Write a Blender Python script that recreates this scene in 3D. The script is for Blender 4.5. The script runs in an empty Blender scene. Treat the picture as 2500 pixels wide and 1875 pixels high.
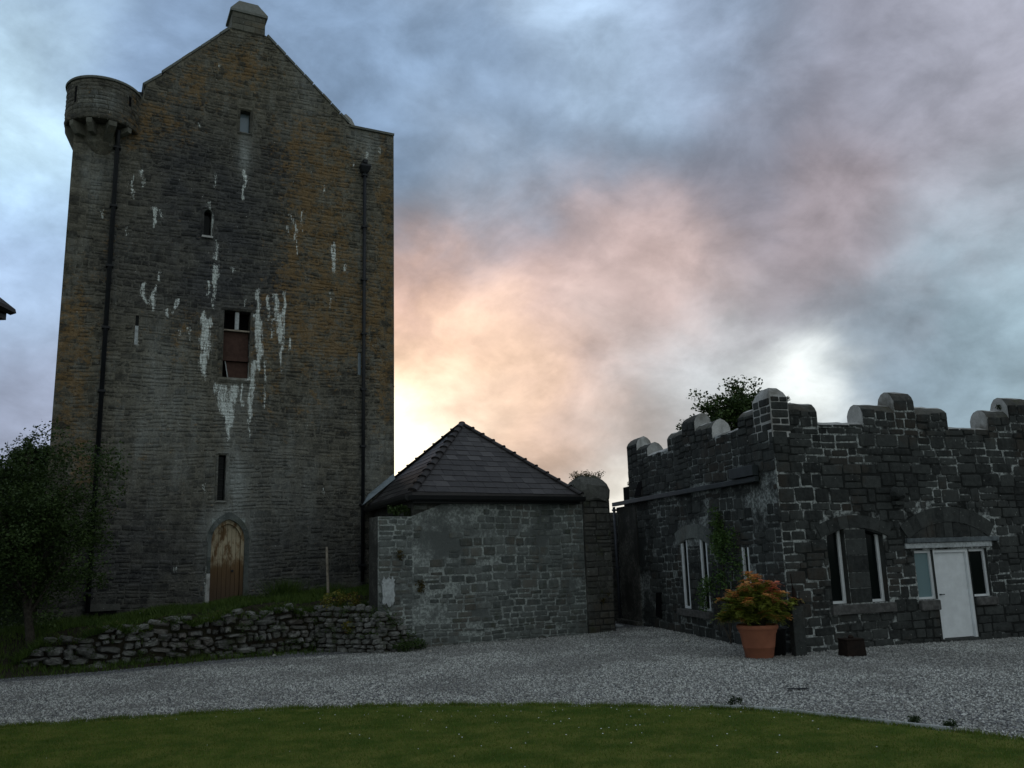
import bpy, math, random
import numpy as np
from mathutils import Vector, Matrix

rnd = random.Random(7)
rng = np.random.default_rng(7)
SC = bpy.context.scene
COL = SC.collection
rad = math.radians

# ------------------------------------------------------------------ camera
cam_d = bpy.data.cameras.new('camera')
cam_d.sensor_fit = 'HORIZONTAL'
cam_d.sensor_width = 36.0
cam_d.lens = 36.0 * 2094.0 / 2500.0
cam_d.clip_end = 5000
cam = bpy.data.objects.new('camera', cam_d)
COL.objects.link(cam)
PITCH, ROLL = rad(11.3), rad(1.69)
_F = Vector((0, math.cos(PITCH), math.sin(PITCH)))
_U0 = Vector((0, -math.sin(PITCH), math.cos(PITCH)))
_R0 = Vector((1, 0, 0))
_R = _R0 * math.cos(ROLL) - _U0 * math.sin(ROLL)
_U = _U0 * math.cos(ROLL) + _R0 * math.sin(ROLL)
cm = Matrix(((_R.x, _U.x, -_F.x, 0), (_R.y, _U.y, -_F.y, 0), (_R.z, _U.z, -_F.z, 2.15), (0, 0, 0, 1)))
cam.matrix_world = cm
SC.camera = cam

SC.view_settings.view_transform = 'Standard'
SC.view_settings.look = 'None'
SC.view_settings.exposure = 0.0
SC.view_settings.gamma = 1.0
SC.view_settings.use_curve_mapping = False
SC.cycles.max_bounces = 6
SC.cycles.diffuse_bounces = 3
SC.cycles.glossy_bounces = 3
SC.cycles.use_denoising = True


def lin(r, g, b):
    def c(v):
        v /= 255.0
        return v / 12.92 if v <= 0.04045 else ((v + 0.055) / 1.055) ** 2.4
    return (c(r), c(g), c(b))


# ------------------------------------------------------------------ node helper
class NB:
    def __init__(self, tree):
        self.t = tree
        tree.nodes.clear()

    def n(self, typ, ins=None, **props):
        nd = self.t.nodes.new(typ)
        for k, v in props.items():
            setattr(nd, k, v)
        if ins:
            for k, v in ins.items():
                sock = nd.inputs[k]
                if isinstance(v, bpy.types.NodeSocket):
                    self.t.links.new(v, sock)
                else:
                    sock.default_value = v
        return nd

    def math(self, op, a, b=0.0, c=0.0, clamp=False):
        nd = self.n('ShaderNodeMath', {0: a, 1: b, 2: c}, operation=op)
        nd.use_clamp = clamp
        return nd.outputs[0]

    def mix(self, f, a, b, blend='MIX'):
        nd = self.n('ShaderNodeMix', {0: f}, data_type='RGBA', blend_type=blend)
        for s, v in ((nd.inputs[6], a), (nd.inputs[7], b)):
            if isinstance(v, bpy.types.NodeSocket):
                self.t.links.new(v, s)
            else:
                s.default_value = (*v[:3], 1.0)
        return nd.outputs[2]

    def noise(self, vec, scale, detail=4.0, rough=0.55, dist=0.0, dims='3D'):
        nd = self.n('ShaderNodeTexNoise', {'Scale': scale, 'Detail': detail, 'Roughness': rough, 'Distortion': dist}, noise_dimensions=dims)
        if vec is not None:
            self.t.links.new(vec, nd.inputs['Vector'])
        return nd

    def ramp(self, v, a, b, lo=0.0, hi=1.0):
        return self.n('ShaderNodeMapRange', {0: v, 1: a, 2: b, 3: lo, 4: hi}, interpolation_type='SMOOTHSTEP').outputs[0]


# ------------------------------------------------------------------ world: cloudy dusk sky
SKY = [(-0.452,0.724,0.520, 118,145,182), (-0.455,0.751,0.479, 196,228,246), (-0.480,0.773,0.414, 178,216,245), (-0.483,0.805,0.345, 150,180,222),
(-0.487,0.830,0.271, 158,184,220), (-0.492,0.855,0.162, 134,144,172), (-0.383,0.766,0.516, 128,158,200), (-0.313,0.784,0.536, 120,148,185),
(-0.187,0.813,0.552, 110,136,170), (-0.093,0.841,0.534, 124,152,188), (-0.184,0.848,0.497, 122,152,190), (-0.073,0.890,0.450, 118,142,172),
(0.006,0.873,0.488, 122,145,176), (0.122,0.834,0.539, 168,196,230), (0.204,0.816,0.541, 140,160,192), (0.262,0.827,0.497, 128,138,160),
(0.353,0.796,0.491, 140,142,162), (0.468,0.756,0.457, 164,166,186), (0.495,0.785,0.374, 158,156,172), (0.418,0.799,0.434, 138,140,158),
(0.004,0.911,0.412, 120,140,164), (0.134,0.889,0.437, 112,126,148), (0.303,0.857,0.416, 112,116,134), (0.239,0.893,0.380, 110,112,128),
(0.391,0.843,0.369, 140,134,148), (-0.050,0.924,0.380, 150,160,180), (0.144,0.931,0.335, 196,168,166), (0.055,0.934,0.353, 146,142,154),
(0.359,0.871,0.335, 168,148,152), (0.478,0.818,0.320, 150,150,164), (-0.053,0.947,0.316, 150,140,148), (0.043,0.955,0.293, 196,160,156),
(0.185,0.936,0.300, 196,168,164), (0.283,0.913,0.294, 140,130,140), (0.395,0.879,0.269, 118,128,142), (0.481,0.842,0.245, 140,168,186),
(0.508,0.816,0.275, 150,172,188), (-0.092,0.957,0.276, 196,158,148), (-0.013,0.974,0.228, 255,214,184), (0.046,0.975,0.215, 206,172,162),
(-0.115,0.970,0.213, 255,224,180), (-0.117,0.980,0.161, 255,250,232), (-0.128,0.986,0.108, 255,236,200), (-0.109,0.963,0.245, 250,190,160),
(0.100,0.963,0.249, 206,184,180), (0.158,0.961,0.225, 158,150,156), (0.077,0.983,0.166, 206,176,164), (-0.015,0.989,0.148, 196,168,156),
(0.156,0.974,0.163, 158,158,162), (0.238,0.950,0.204, 206,212,220), (0.101,0.988,0.112, 196,190,190), (0.115,0.991,0.069, 246,246,240),
(0.252,0.954,0.162, 196,204,212), (0.333,0.926,0.180, 250,255,255), (0.394,0.901,0.183, 130,148,166), (0.447,0.873,0.195, 112,134,156),
(0.502,0.849,0.169, 150,176,192), (0.154,0.981,0.121, 170,174,180), (0.269,0.931,0.247, 150,148,156), (0.343,0.911,0.228, 128,134,148)]
SUN_AZ = math.atan2(-0.12, 0.97)      # low behind the right corner of the tower
world = bpy.data.worlds.new('World')
SC.world = world
world.use_nodes = True
nb = NB(world.node_tree)
tc = nb.n('ShaderNodeTexCoord').outputs['Generated']
dirv = nb.n('ShaderNodeVectorMath', {0: tc}, operation='NORMALIZE').outputs[0]
sep = nb.n('ShaderNodeSeparateXYZ', {0: dirv})
# cloud deck coordinates: direction projected on a flat layer
dz = nb.math('ADD', nb.math('MAXIMUM', sep.outputs[2], 0.0), 0.16)
inv = nb.math('DIVIDE', 1.0, dz)
deck = nb.n('ShaderNodeVectorMath', {0: dirv, 'Scale': inv}, operation='SCALE').outputs[0]
mapd = nb.n('ShaderNodeMapping', {0: dirv, 'Rotation': (0, rad(-28), 0), 'Scale': (1.0, 1.0, 1.45)}).outputs[0]
n1 = nb.noise(mapd, 3.0, 4.0, 0.5, 0.4)
n2 = nb.noise(mapd, 7.5, 8.0, 0.62, 0.35)
n3 = nb.noise(mapd, 15.0, 6.0, 0.6, 0.2)
nw = nb.noise(mapd, 3.0, 3.0, 0.5, 0.0)
nw2 = nb.noise(mapd, 8.0, 5.0, 0.55, 0.2)
w1 = nb.n('ShaderNodeVectorMath', {0: nw.outputs['Color'], 1: (0.5, 0.5, 0.5)}, operation='SUBTRACT').outputs[0]
w1 = nb.n('ShaderNodeVectorMath', {0: w1, 'Scale': 0.16}, operation='SCALE').outputs[0]
w2 = nb.n('ShaderNodeVectorMath', {0: nw2.outputs['Color'], 1: (0.5, 0.5, 0.5)}, operation='SUBTRACT').outputs[0]
w2 = nb.n('ShaderNodeVectorMath', {0: w2, 'Scale': 0.11}, operation='SCALE').outputs[0]
ww = nb.n('ShaderNodeVectorMath', {0: w1, 1: w2}, operation='ADD').outputs[0]
wd = nb.n('ShaderNodeVectorMath', {0: dirv, 1: ww}, operation='ADD').outputs[0]
wd = nb.n('ShaderNodeVectorMath', {0: wd}, operation='NORMALIZE').outputs[0]
acc, wsum = None, None


def lobe(direction, k, colour, weight=1.0):
    global acc, wsum
    dt = nb.n('ShaderNodeVectorMath', {0: wd, 1: direction}, operation='DOT_PRODUCT').outputs['Value']
    e = nb.math('EXPONENT', nb.math('MULTIPLY_ADD', dt, k, -k + math.log(weight)))
    c = nb.n('ShaderNodeVectorMath', {0: colour, 'Scale': e}, operation='SCALE').outputs[0]
    if acc is None:
        acc, wsum = c, e
    else:
        acc = nb.n('ShaderNodeVectorMath', {0: acc, 1: c}, operation='ADD').outputs[0]
        wsum = nb.math('ADD', wsum, e)


for (x, y, z, r, g, b) in SKY:
    if min(r, g, b) > 225:      # bright breaks in the cloud
        lobe((x, y, z), 1100.0 if x > 0.1 else 850.0, tuple(c * (1.10 if x > 0.1 else 1.45) for c in lin(r, g, b)), 1.7 if x > 0.1 else 3.0)
    elif r == 255 and b < 210:  # warm light low behind the tower
        lobe((x, y, z), 620.0, tuple(c * 1.25 for c in lin(r, g, b)), 1.5)
    else:
        lobe((x, y, z), 400.0, lin(r, g, b))
# rest of the sky: grey-blue cloud, made neutral behind camera to light the walls
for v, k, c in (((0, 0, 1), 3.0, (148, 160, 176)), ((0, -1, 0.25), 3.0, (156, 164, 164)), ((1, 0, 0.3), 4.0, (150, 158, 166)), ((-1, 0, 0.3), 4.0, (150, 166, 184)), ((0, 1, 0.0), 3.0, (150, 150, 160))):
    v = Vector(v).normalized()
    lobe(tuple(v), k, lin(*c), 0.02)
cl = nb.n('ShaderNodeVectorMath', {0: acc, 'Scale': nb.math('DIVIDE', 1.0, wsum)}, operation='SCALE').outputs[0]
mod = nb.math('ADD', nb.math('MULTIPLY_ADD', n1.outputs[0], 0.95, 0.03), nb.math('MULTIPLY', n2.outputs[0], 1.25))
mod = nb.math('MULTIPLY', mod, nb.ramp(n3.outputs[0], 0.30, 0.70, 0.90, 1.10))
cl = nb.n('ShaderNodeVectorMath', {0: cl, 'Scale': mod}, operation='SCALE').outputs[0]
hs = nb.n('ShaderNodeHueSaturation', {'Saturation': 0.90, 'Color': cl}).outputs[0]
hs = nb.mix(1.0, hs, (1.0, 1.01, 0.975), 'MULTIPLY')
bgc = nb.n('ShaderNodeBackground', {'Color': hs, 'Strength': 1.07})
sky = nb.n('ShaderNodeTexSky', sky_type='NISHITA')
sky.sun_disc = False
sky.sun_elevation = rad(5)
sky.sun_rotation = SUN_AZ
bgs = nb.n('ShaderNodeBackground', {'Color': sky.outputs[0], 'Strength': 0.05})
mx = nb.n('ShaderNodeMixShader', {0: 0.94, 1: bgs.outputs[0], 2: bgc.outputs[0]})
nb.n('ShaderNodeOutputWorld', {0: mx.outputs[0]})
world.cycles.sampling_method = 'MANUAL'
world.cycles.sample_map_resolution = 512

sun_d = bpy.data.lights.new('sun', 'SUN')
sun_d.energy = 0.5
sun_d.angle = rad(14)
sun_d.color = (1.0, 0.82, 0.66)
sun = bpy.data.objects.new('sun', sun_d)
COL.objects.link(sun)
sdir = Vector((math.sin(SUN_AZ) * math.cos(rad(5)), math.cos(SUN_AZ) * math.cos(rad(5)), math.sin(rad(5))))
sun.rotation_euler = (-sdir).to_track_quat('-Z', 'Y').to_euler()

# ------------------------------------------------------------------ materials
MATS = {}


def mat(name, rough=0.9, spec=0.2):
    m = bpy.data.materials.new(name)
    m.use_nodes = True
    b = NB(m.node_tree)
    bs = b.n('ShaderNodeBsdfPrincipled', {'Roughness': rough, 'Specular IOR Level': spec})
    b.n('ShaderNodeOutputMaterial', {0: bs.outputs[0]})
    MATS[name] = m
    return m, b, bs


def link_bump(b, bs, h, strength, dist):
    bp = b.n('ShaderNodeBump', {'Height': h, 'Strength': strength, 'Distance': dist})
    b.t.links.new(bp.outputs[0], bs.inputs['Normal'])


def island(b):
    r = b.n('ShaderNodeNewGeometry').outputs['Random Per Island']
    o = b.n('ShaderNodeObjectInfo').outputs['Random']
    return b.math('FRACT', b.math('ADD', r, o))


def wpos(b):
    return b.n('ShaderNodeNewGeometry').outputs['Position']


def stone_mat(name, dark, light, tint, tint_amt, speck=None, bump=0.5, nscale=9.0, moss=None, moss_amt=0.0, wash=None, wash_amt=0.0):
    m, b, bs = mat(name)
    r = island(b)
    p = wpos(b)
    nA = b.noise(p, nscale, 6, 0.65)
    nB = b.noise(p, 1.1, 4, 0.6)
    nC = b.noise(p, 60.0, 3, 0.6)
    f = b.math('ADD', b.math('MULTIPLY', r, 0.6), b.math('MULTIPLY_ADD', nA.outputs[0], 1.5, -0.55), clamp=True)
    c = b.mix(f, dark, light)
    c = b.mix(b.math('MULTIPLY', b.ramp(nB.outputs[0], 0.5, 0.68), tint_amt), c, tint)
    if moss:
        nM = b.noise(p, 2.6, 5, 0.65)
        c = b.mix(b.math('MULTIPLY', b.ramp(nM.outputs[0], 0.52, 0.66), moss_amt), c, moss)
    if wash:
        mp = b.n('ShaderNodeMapping', {0: p, 'Scale': (2.4, 2.4, 0.35)}).outputs[0]
        nW = b.noise(mp, 1.5, 5, 0.65)
        c = b.mix(b.math('MULTIPLY', b.ramp(nW.outputs[0], 0.5, 0.72), wash_amt), c, wash)
    c = b.mix(0.55, c, b.mix(nC.outputs[0], (0.0, 0.0, 0.0), (2.0, 2.0, 2.0)), 'MULTIPLY')
    if speck:
        nS = b.noise(p, 16.0, 3, 0.5)
        c = b.mix(b.ramp(nS.outputs[0], 0.70, 0.76), c, speck)
    b.t.links.new(c, bs.inputs['Base Color'])
    h = b.math('ADD', nA.outputs[0], b.math('MULTIPLY', nC.outputs[0], 0.5))
    link_bump(b, bs, h, bump, 0.02)
    return m


stone_mat('dark_limestone', (0.018, 0.020, 0.020), (0.072, 0.078, 0.075), (0.062, 0.045, 0.032), 0.45, speck=(0.28, 0.29, 0.27), wash=(0.12, 0.13, 0.12), wash_amt=0.30)
stone_mat('grey_limestone', (0.062, 0.072, 0.069), (0.205, 0.222, 0.212), (0.15, 0.115, 0.085), 0.4, speck=(0.42, 0.43, 0.41), moss=(0.06, 0.07, 0.03), moss_amt=0.35, wash=(0.22, 0.24, 0.24), wash_amt=0.35)
stone_mat('field_stone', (0.06, 0.06, 0.056), (0.27, 0.27, 0.255), (0.12, 0.09, 0.07), 0.5, speck=(0.55, 0.56, 0.53), moss=(0.035, 0.05, 0.015), moss_amt=0.7)
stone_mat('pier_stone', (0.045, 0.046, 0.043), (0.15, 0.15, 0.137), (0.10, 0.078, 0.055), 0.5, speck=(0.40, 0.41, 0.40), moss=(0.05, 0.06, 0.02), moss_amt=0.5)
stone_mat('cement_cap', (0.34, 0.34, 0.33), (0.62, 0.62, 0.61), (0.12, 0.11, 0.09), 0.75, bump=0.3, nscale=5.0, wash=(0.08, 0.075, 0.065), wash_amt=0.5)
stone_mat('turret_stone', (0.10, 0.10, 0.085), (0.22, 0.215, 0.18), (0.24, 0.15, 0.06), 0.4, speck=(0.40, 0.42, 0.40), bump=0.6)
stone_mat('coping_grey', (0.13, 0.14, 0.13), (0.24, 0.25, 0.23), (0.22, 0.17, 0.09), 0.5)
stone_mat('rusty_iron', (0.012, 0.009, 0.008), (0.035, 0.022, 0.016), (0.05, 0.02, 0.01), 0.5)
stone_mat('pale_rock', (0.35, 0.33, 0.30), (0.55, 0.52, 0.48), (0.4, 0.36, 0.30), 0.3)
stone_mat('soil', (0.02, 0.017, 0.012), (0.06, 0.05, 0.035), (0.03, 0.04, 0.015), 0.5, bump=1.0)


def mortar_mat(name, dark, light, lo, hi, fine_lo=0.42, fine_hi=0.6):
    m, b, bs = mat(name)
    p = wpos(b)
    nA = b.noise(p, 1.0, 5, 0.62)
    nB = b.noise(p, 14.0, 5, 0.7)
    f = b.math('MULTIPLY', b.ramp(nA.outputs[0], lo, hi), b.ramp(nB.outputs[0], fine_lo, fine_hi, 0.25, 1.0))
    c = b.mix(f, dark, light)
    nC = b.noise(p, 55.0, 3, 0.6)
    c = b.mix(0.4, c, b.mix(nC.outputs[0], (0, 0, 0), (2, 2, 2)), 'MULTIPLY')
    b.t.links.new(c, bs.inputs['Base Color'])
    link_bump(b, bs, b.math('ADD', nB.outputs[0], nC.outputs[0]), 0.7, 0.02)


mortar_mat('pale_mortar', (0.020, 0.022, 0.021), (0.47, 0.50, 0.49), 0.45, 0.57, 0.42, 0.55)
mortar_mat('dim_mortar', (0.030, 0.033, 0.032), (0.36, 0.39, 0.38), 0.42, 0.60)
mortar_mat('grey_mortar', (0.13, 0.142, 0.138), (0.46, 0.50, 0.48), 0.36, 0.58)
mortar_mat('brown_mortar', (0.045, 0.045, 0.041), (0.17, 0.168, 0.152), 0.40, 0.65)

# tower stone: stain attribute  R lime  G lichen  B pale wash  A dark weathering and bands along pipes
m, b, bs = mat('tower_stone')
at = b.n('ShaderNodeAttribute', attribute_name='stain')
sp = b.n('ShaderNodeSeparateColor', {0: at.outputs['Color']})
r = island(b)
p = wpos(b)
n8 = b.noise(b.n('ShaderNodeMapping', {0: p, 'Scale': (1.0, 1.0, 1.8)}).outputs[0], 7.0, 7, 0.75)
n2_ = b.noise(p, 1.3, 5, 0.65)
n3 = b.noise(b.n('ShaderNodeMapping', {0: p, 'Scale': (1.0, 1.0, 0.22)}).outputs[0], 3.0, 6, 0.7)
n45 = b.noise(p, 40.0, 4, 0.7)
nM = b.noise(p, 4.2, 6, 0.72)
f = b.math('ADD', b.math('MULTIPLY_ADD', r, 0.62, -0.16), b.math('MULTIPLY_ADD', n8.outputs[0], 1.5, -0.75), clamp=False)
f = b.math('ADD', f, b.math('MULTIPLY_ADD', nM.outputs[0], 2.0, -0.72), clamp=True)
base = b.mix(f, (0.040, 0.038, 0.031), (0.172, 0.160, 0.124))
base = b.mix(b.math('MULTIPLY', b.ramp(n3.outputs[0], 0.50, 0.70), 0.55), base, (0.20, 0.205, 0.185))
darkc = b.mix(f, (0.024, 0.025, 0.027), (0.082, 0.083, 0.084))
base = b.mix(b.math('MULTIPLY', at.outputs['Alpha'], b.ramp(n2_.outputs[0], 0.30, 0.60, 0.65, 1.0)), base, darkc)
wsh = b.math('MULTIPLY', b.math('MULTIPLY', sp.outputs[2], 1.25, clamp=True), b.ramp(n3.outputs[0], 0.32, 0.62, 0.35, 1.0))
base = b.mix(wsh, base, (0.26, 0.275, 0.265))
nL = b.noise(p, 2.6, 8, 0.78)
lich_n = b.math('ADD', b.math('MULTIPLY', n8.outputs[0], 0.45), b.math('MULTIPLY', nL.outputs[0], 0.55))
lich_n = b.math('MULTIPLY_ADD', lich_n, 1.55, -0.275)
lf = b.ramp(b.math('ADD', b.math('MULTIPLY', sp.outputs[1], 0.235), lich_n), 0.62, 0.76)
lcol = b.mix(n45.outputs[0], (0.11, 0.066, 0.025), (0.29, 0.178, 0.070))
base = b.mix(b.math('MULTIPLY', lf, 0.66), base, lcol)
nV = b.noise(b.n('ShaderNodeMapping', {0: p, 'Scale': (1.0, 1.0, 0.2)}).outputs[0], 16.0, 5, 0.7)
lm_n = b.math('ADD', b.math('MULTIPLY', n45.outputs[0], 0.45), b.math('MULTIPLY', nV.outputs[0], 0.55))
lmf = b.ramp(b.math('ADD', b.math('MULTIPLY', sp.outputs[0], 0.55), b.math('MULTIPLY_ADD', lm_n, 2.6, -0.85)), 0.74, 0.98)
lmf = b.math('MULTIPLY', lmf, b.ramp(sp.outputs[0], 0.05, 0.35))
base = b.mix(b.math('MULTIPLY', lmf, 0.90), base, b.mix(n8.outputs[0], (0.50, 0.54, 0.52), (0.74, 0.78, 0.76)))
spk = b.noise(p, 19.0, 2, 0.5)
base = b.mix(b.ramp(spk.outputs[0], 0.74, 0.79), base, (0.5, 0.5, 0.47))
nG = b.noise(p, 22.0, 5, 0.75)
base = b.mix(0.8, base, b.mix(nG.outputs[0], (-0.6, -0.6, -0.6), (2.6, 2.6, 2.6)), 'MULTIPLY')
base = b.mix(0.45, base, b.mix(n45.outputs[0], (0, 0, 0), (2, 2, 2)), 'MULTIPLY')
b.t.links.new(base, bs.inputs['Base Color'])
link_bump(b, bs, b.math('ADD', n8.outputs[0], b.math('MULTIPLY', n45.outputs[0], 0.6)), 0.6, 0.025)


def plain(name, col, rough=0.6, spec=0.4, var=0.25, scale=12.0, metallic=0.0, bump=0.15):
    m, b, bs = mat(name, rough, spec)
    p = wpos(b)
    n = b.noise(p, scale, 5, 0.6)
    n2 = b.noise(p, scale * 0.12, 3, 0.6)
    f = b.math('MULTIPLY_ADD', n.outputs[0], 0.6, b.math('MULTIPLY', n2.outputs[0], 0.4))
    lo = tuple(c * (1 - var) for c in col)
    hi = tuple(min(1, c * (1 + var)) for c in col)
    b.t.links.new(b.mix(b.ramp(f, 0.35, 0.65), lo, hi), bs.inputs['Base Color'])
    bs.inputs['Metallic'].default_value = metallic
    if bump:
        link_bump(b, bs, n.outputs[0], bump, 0.01)
    return m


plain('white_paint', (0.80, 0.83, 0.85), 0.45, 0.4, 0.07, 5.0, bump=0.05)
plain('aged_paint', (0.45, 0.48, 0.49), 0.7, 0.2, 0.3, 14.0)
plain('fascia_paint', (0.030, 0.038, 0.042), 0.5, 0.4, 0.3, 6.0)
plain('lintel_grey', (0.12, 0.14, 0.15), 0.7, 0.3, 0.35, 9.0)
plain('sill_stone', (0.10, 0.098, 0.095), 0.9, 0.2, 0.35, 12.0, bump=0.6)
plain('black_plastic', (0.010, 0.011, 0.012), 0.5, 0.4, 0.2)
plain('black_iron', (0.012, 0.014, 0.018), 0.55, 0.4, 0.3)
plain('pipe_grey', (0.055, 0.062, 0.078), 0.5, 0.4, 0.3)
plain('dark_inside', (0.006, 0.006, 0.007), 0.9, 0.1, 0.2)
plain('terracotta', (0.34, 0.130, 0.075), 0.75, 0.25, 0.14, 4.0, bump=0.08)
plain('lead_sheet', (0.20, 0.24, 0.27), 0.55, 0.4, 0.2, 8.0)
plain('board_brown', (0.078, 0.043, 0.034), 0.75, 0.2, 0.2, 10.0)
plain('weathered_timber', (0.30, 0.26, 0.21), 0.85, 0.2, 0.35, 14.0, bump=0.4)
plain('pale_label', (0.75, 0.82, 0.84), 0.5, 0.3, 0.1)
plain('concrete_edge', (0.48, 0.50, 0.51), 0.85, 0.2, 0.25, 20.0)
plain('bark', (0.06, 0.052, 0.042), 0.95, 0.1, 0.4, 18.0, bump=0.8)
plain('drain_dark', (0.02, 0.022, 0.026), 0.8, 0.2, 0.3)
plain('dark_green_fill', (0.012, 0.018, 0.008), 0.95, 0.1, 0.4, 3.0, bump=0.5)

# door planks: aged wood, bleached above, darker towards the bottom
m, b, bs = mat('old_planks', 0.8, 0.2)
p = wpos(b)
r = island(b)
zz = b.n('ShaderNodeSeparateXYZ', {0: p}).outputs[2]
st = b.noise(b.n('ShaderNodeMapping', {0: p, 'Scale': (14, 14, 1.1)}).outputs[0], 3.0, 6, 0.7)
bl = b.noise(b.n('ShaderNodeMapping', {0: p, 'Scale': (3.5, 3.5, 1.3)}).outputs[0], 2.0, 5, 0.7)
c = b.mix(b.math('ADD', b.math('MULTIPLY', r, 0.5), b.math('MULTIPLY', st.outputs[0], 0.6), clamp=True), (0.085, 0.05, 0.028), (0.28, 0.17, 0.08))
hgt = b.ramp(b.math('ADD', zz, b.math('MULTIPLY', bl.outputs[0], 0.9)), 2.45, 2.85)
pale = b.math('MULTIPLY', b.ramp(bl.outputs[0], 0.40, 0.56), hgt)
c = b.mix(b.math('MULTIPLY', pale, 0.85), c, (0.56, 0.48, 0.34))
low = b.ramp(zz, 2.5, 1.0)
c = b.mix(b.math('MULTIPLY', low, 0.75), c, (0.075, 0.055, 0.045))
b.t.links.new(c, bs.inputs['Base Color'])
link_bump(b, bs, st.outputs[0], 0.5, 0.01)

# slate
m, b, bs = mat('slate', 0.55, 0.3)
r = island(b)
p = wpos(b)
n = b.noise(p, 9.0, 5, 0.65)
f = b.math('ADD', b.math('MULTIPLY', b.math('POWER', r, 3.0), 0.8), b.math('MULTIPLY_ADD', n.outputs[0], 0.9, -0.3), clamp=True)
c = b.mix(f, (0.017, 0.015, 0.016), (0.070, 0.065, 0.066))
b.t.links.new(c, bs.inputs['Base Color'])
link_bump(b, bs, n.outputs[0], 0.3, 0.008)
plain('ridge_tile', (0.028, 0.025, 0.026), 0.6, 0.3, 0.3)

# glass; the sky one has reflected sky painted into its base colour
for nm, col, ro in (('dark_glass', (0.006, 0.009, 0.009), 0.10), ('teal_glass', (0.16, 0.25, 0.27), 0.25), ('sky_painted_glass', (0.30, 0.38, 0.46), 0.12)):
    m, b, bs = mat(nm, ro, 0.5 if nm != 'dark_glass' else 0.12)
    bs.inputs['Base Color'].default_value = (*col, 1)
    n = b.noise(wpos(b), 2.0, 3, 0.5)
    link_bump(b, bs, n.outputs[0], 0.05, 0.02)


def leaf_mat(name, a, bcol, rough=0.6, trans=0.15, ccol=None):
    m, b, bs = mat(name, rough, 0.25)
    r = island(b)
    n = b.noise(wpos(b), 1.2, 3, 0.6)
    f = b.math('ADD', b.math('MULTIPLY', r, 0.6), b.math('MULTIPLY_ADD', n.outputs[0], 1.4, -0.5), clamp=True)
    c = b.mix(f, a, bcol)
    if ccol:
        c = b.mix(b.ramp(r, 0.80, 0.9), c, ccol)
    b.t.links.new(c, bs.inputs['Base Color'])
    tr = b.n('ShaderNodeBsdfTranslucent', {'Color': c})
    ms = b.n('ShaderNodeMixShader', {0: trans, 1: bs.outputs[0], 2: tr.outputs[0]})
    out = [x for x in b.t.nodes if x.type == 'OUTPUT_MATERIAL'][0]
    b.t.links.new(ms.outputs[0], out.inputs[0])


leaf_mat('leaf_dark', (0.012, 0.024, 0.008), (0.045, 0.075, 0.025))
leaf_mat('leaf_mid', (0.025, 0.05, 0.012), (0.075, 0.12, 0.03))
leaf_mat('leaf_yellow', (0.08, 0.10, 0.016), (0.28, 0.25, 0.045), ccol=(0.22, 0.13, 0.03))
leaf_mat('leaf_green_pot', (0.10, 0.15, 0.02), (0.40, 0.42, 0.08), trans=0.25)
leaf_mat('leaf_orange_pot', (0.62, 0.22, 0.07), (0.88, 0.48, 0.18), trans=0.25, ccol=(0.65, 0.42, 0.12))
leaf_mat('leaf_red_pot', (0.68, 0.17, 0.10), (0.85, 0.34, 0.20), trans=0.25)
leaf_mat('grass_blade', (0.060, 0.112, 0.012), (0.165, 0.235, 0.032), trans=0.2, ccol=(0.20, 0.19, 0.05))
leaf_mat('grass_bank', (0.030, 0.065, 0.010), (0.11, 0.17, 0.03), trans=0.2)
leaf_mat('leaf_climber', (0.035, 0.085, 0.02), (0.12, 0.20, 0.05))
leaf_mat('dry_moss', (0.05, 0.045, 0.015), (0.13, 0.10, 0.035))

# gravel sheet
m, b, bs = mat('gravel_sheet', 0.9, 0.2)
p = wpos(b)
vo = b.n('ShaderNodeTexVoronoi', {'Vector': p, 'Scale': 30.0})
n = b.noise(p, 0.5, 4, 0.6)
c = b.mix(b.n('ShaderNodeSeparateColor', {0: vo.outputs['Color']}).outputs[0], (0.14, 0.14, 0.145), (0.44, 0.45, 0.46))
c = b.mix(b.ramp(vo.outputs['Distance'], 0.35, 0.6), c, (0.06, 0.06, 0.06))
c = b.mix(b.math('MULTIPLY', b.ramp(n.outputs[0], 0.5, 0.7), 0.3), c, (0.16, 0.15, 0.14))
b.t.links.new(c, bs.inputs['Base Color'])
link_bump(b, bs, b.math('SUBTRACT', 1.0, vo.outputs['Distance']), 0.9, 0.02)
m, b, bs = mat('gravel_chip', 0.85, 0.25)
r = island(b)
n = b.noise(wpos(b), 0.45, 4, 0.6)
r2 = b.math('FRACT', b.math('MULTIPLY', r, 17.3))
c = b.mix(b.math('POWER', r, 1.5), (0.17, 0.175, 0.165), (0.76, 0.77, 0.73))
c = b.mix(b.math('MULTIPLY', r2, 0.25), c, (0.34, 0.30, 0.26))
yy_ = b.n('ShaderNodeSeparateXYZ', {0: wpos(b)}).outputs[1]
c = b.mix(b.math('MULTIPLY', b.ramp(b.math('ADD', n.outputs[0], b.ramp(yy_, 13.0, 19.0, 0.0, 0.12)), 0.50, 0.68), 0.42), c, (0.11, 0.105, 0.098))
b.t.links.new(c, bs.inputs['Base Color'])
# lawn soil
m, b, bs = mat('lawn_base', 0.95, 0.1)
n = b.noise(wpos(b), 2.0, 5, 0.6)
n9 = b.noise(wpos(b), 40.0, 4, 0.7)
c = b.mix(b.ramp(n.outputs[0], 0.35, 0.65), (0.055, 0.095, 0.012), (0.145, 0.160, 0.034))
c = b.mix(0.5, c, b.mix(n9.outputs[0], (0, 0, 0), (2, 2, 2)), 'MULTIPLY')
b.t.links.new(c, bs.inputs['Base Color'])
link_bump(b, bs, n9.outputs[0], 0.8, 0.03)
plain('field_grass', (0.04, 0.07, 0.015), 0.95, 0.1, 0.4, 2.0)

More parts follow.
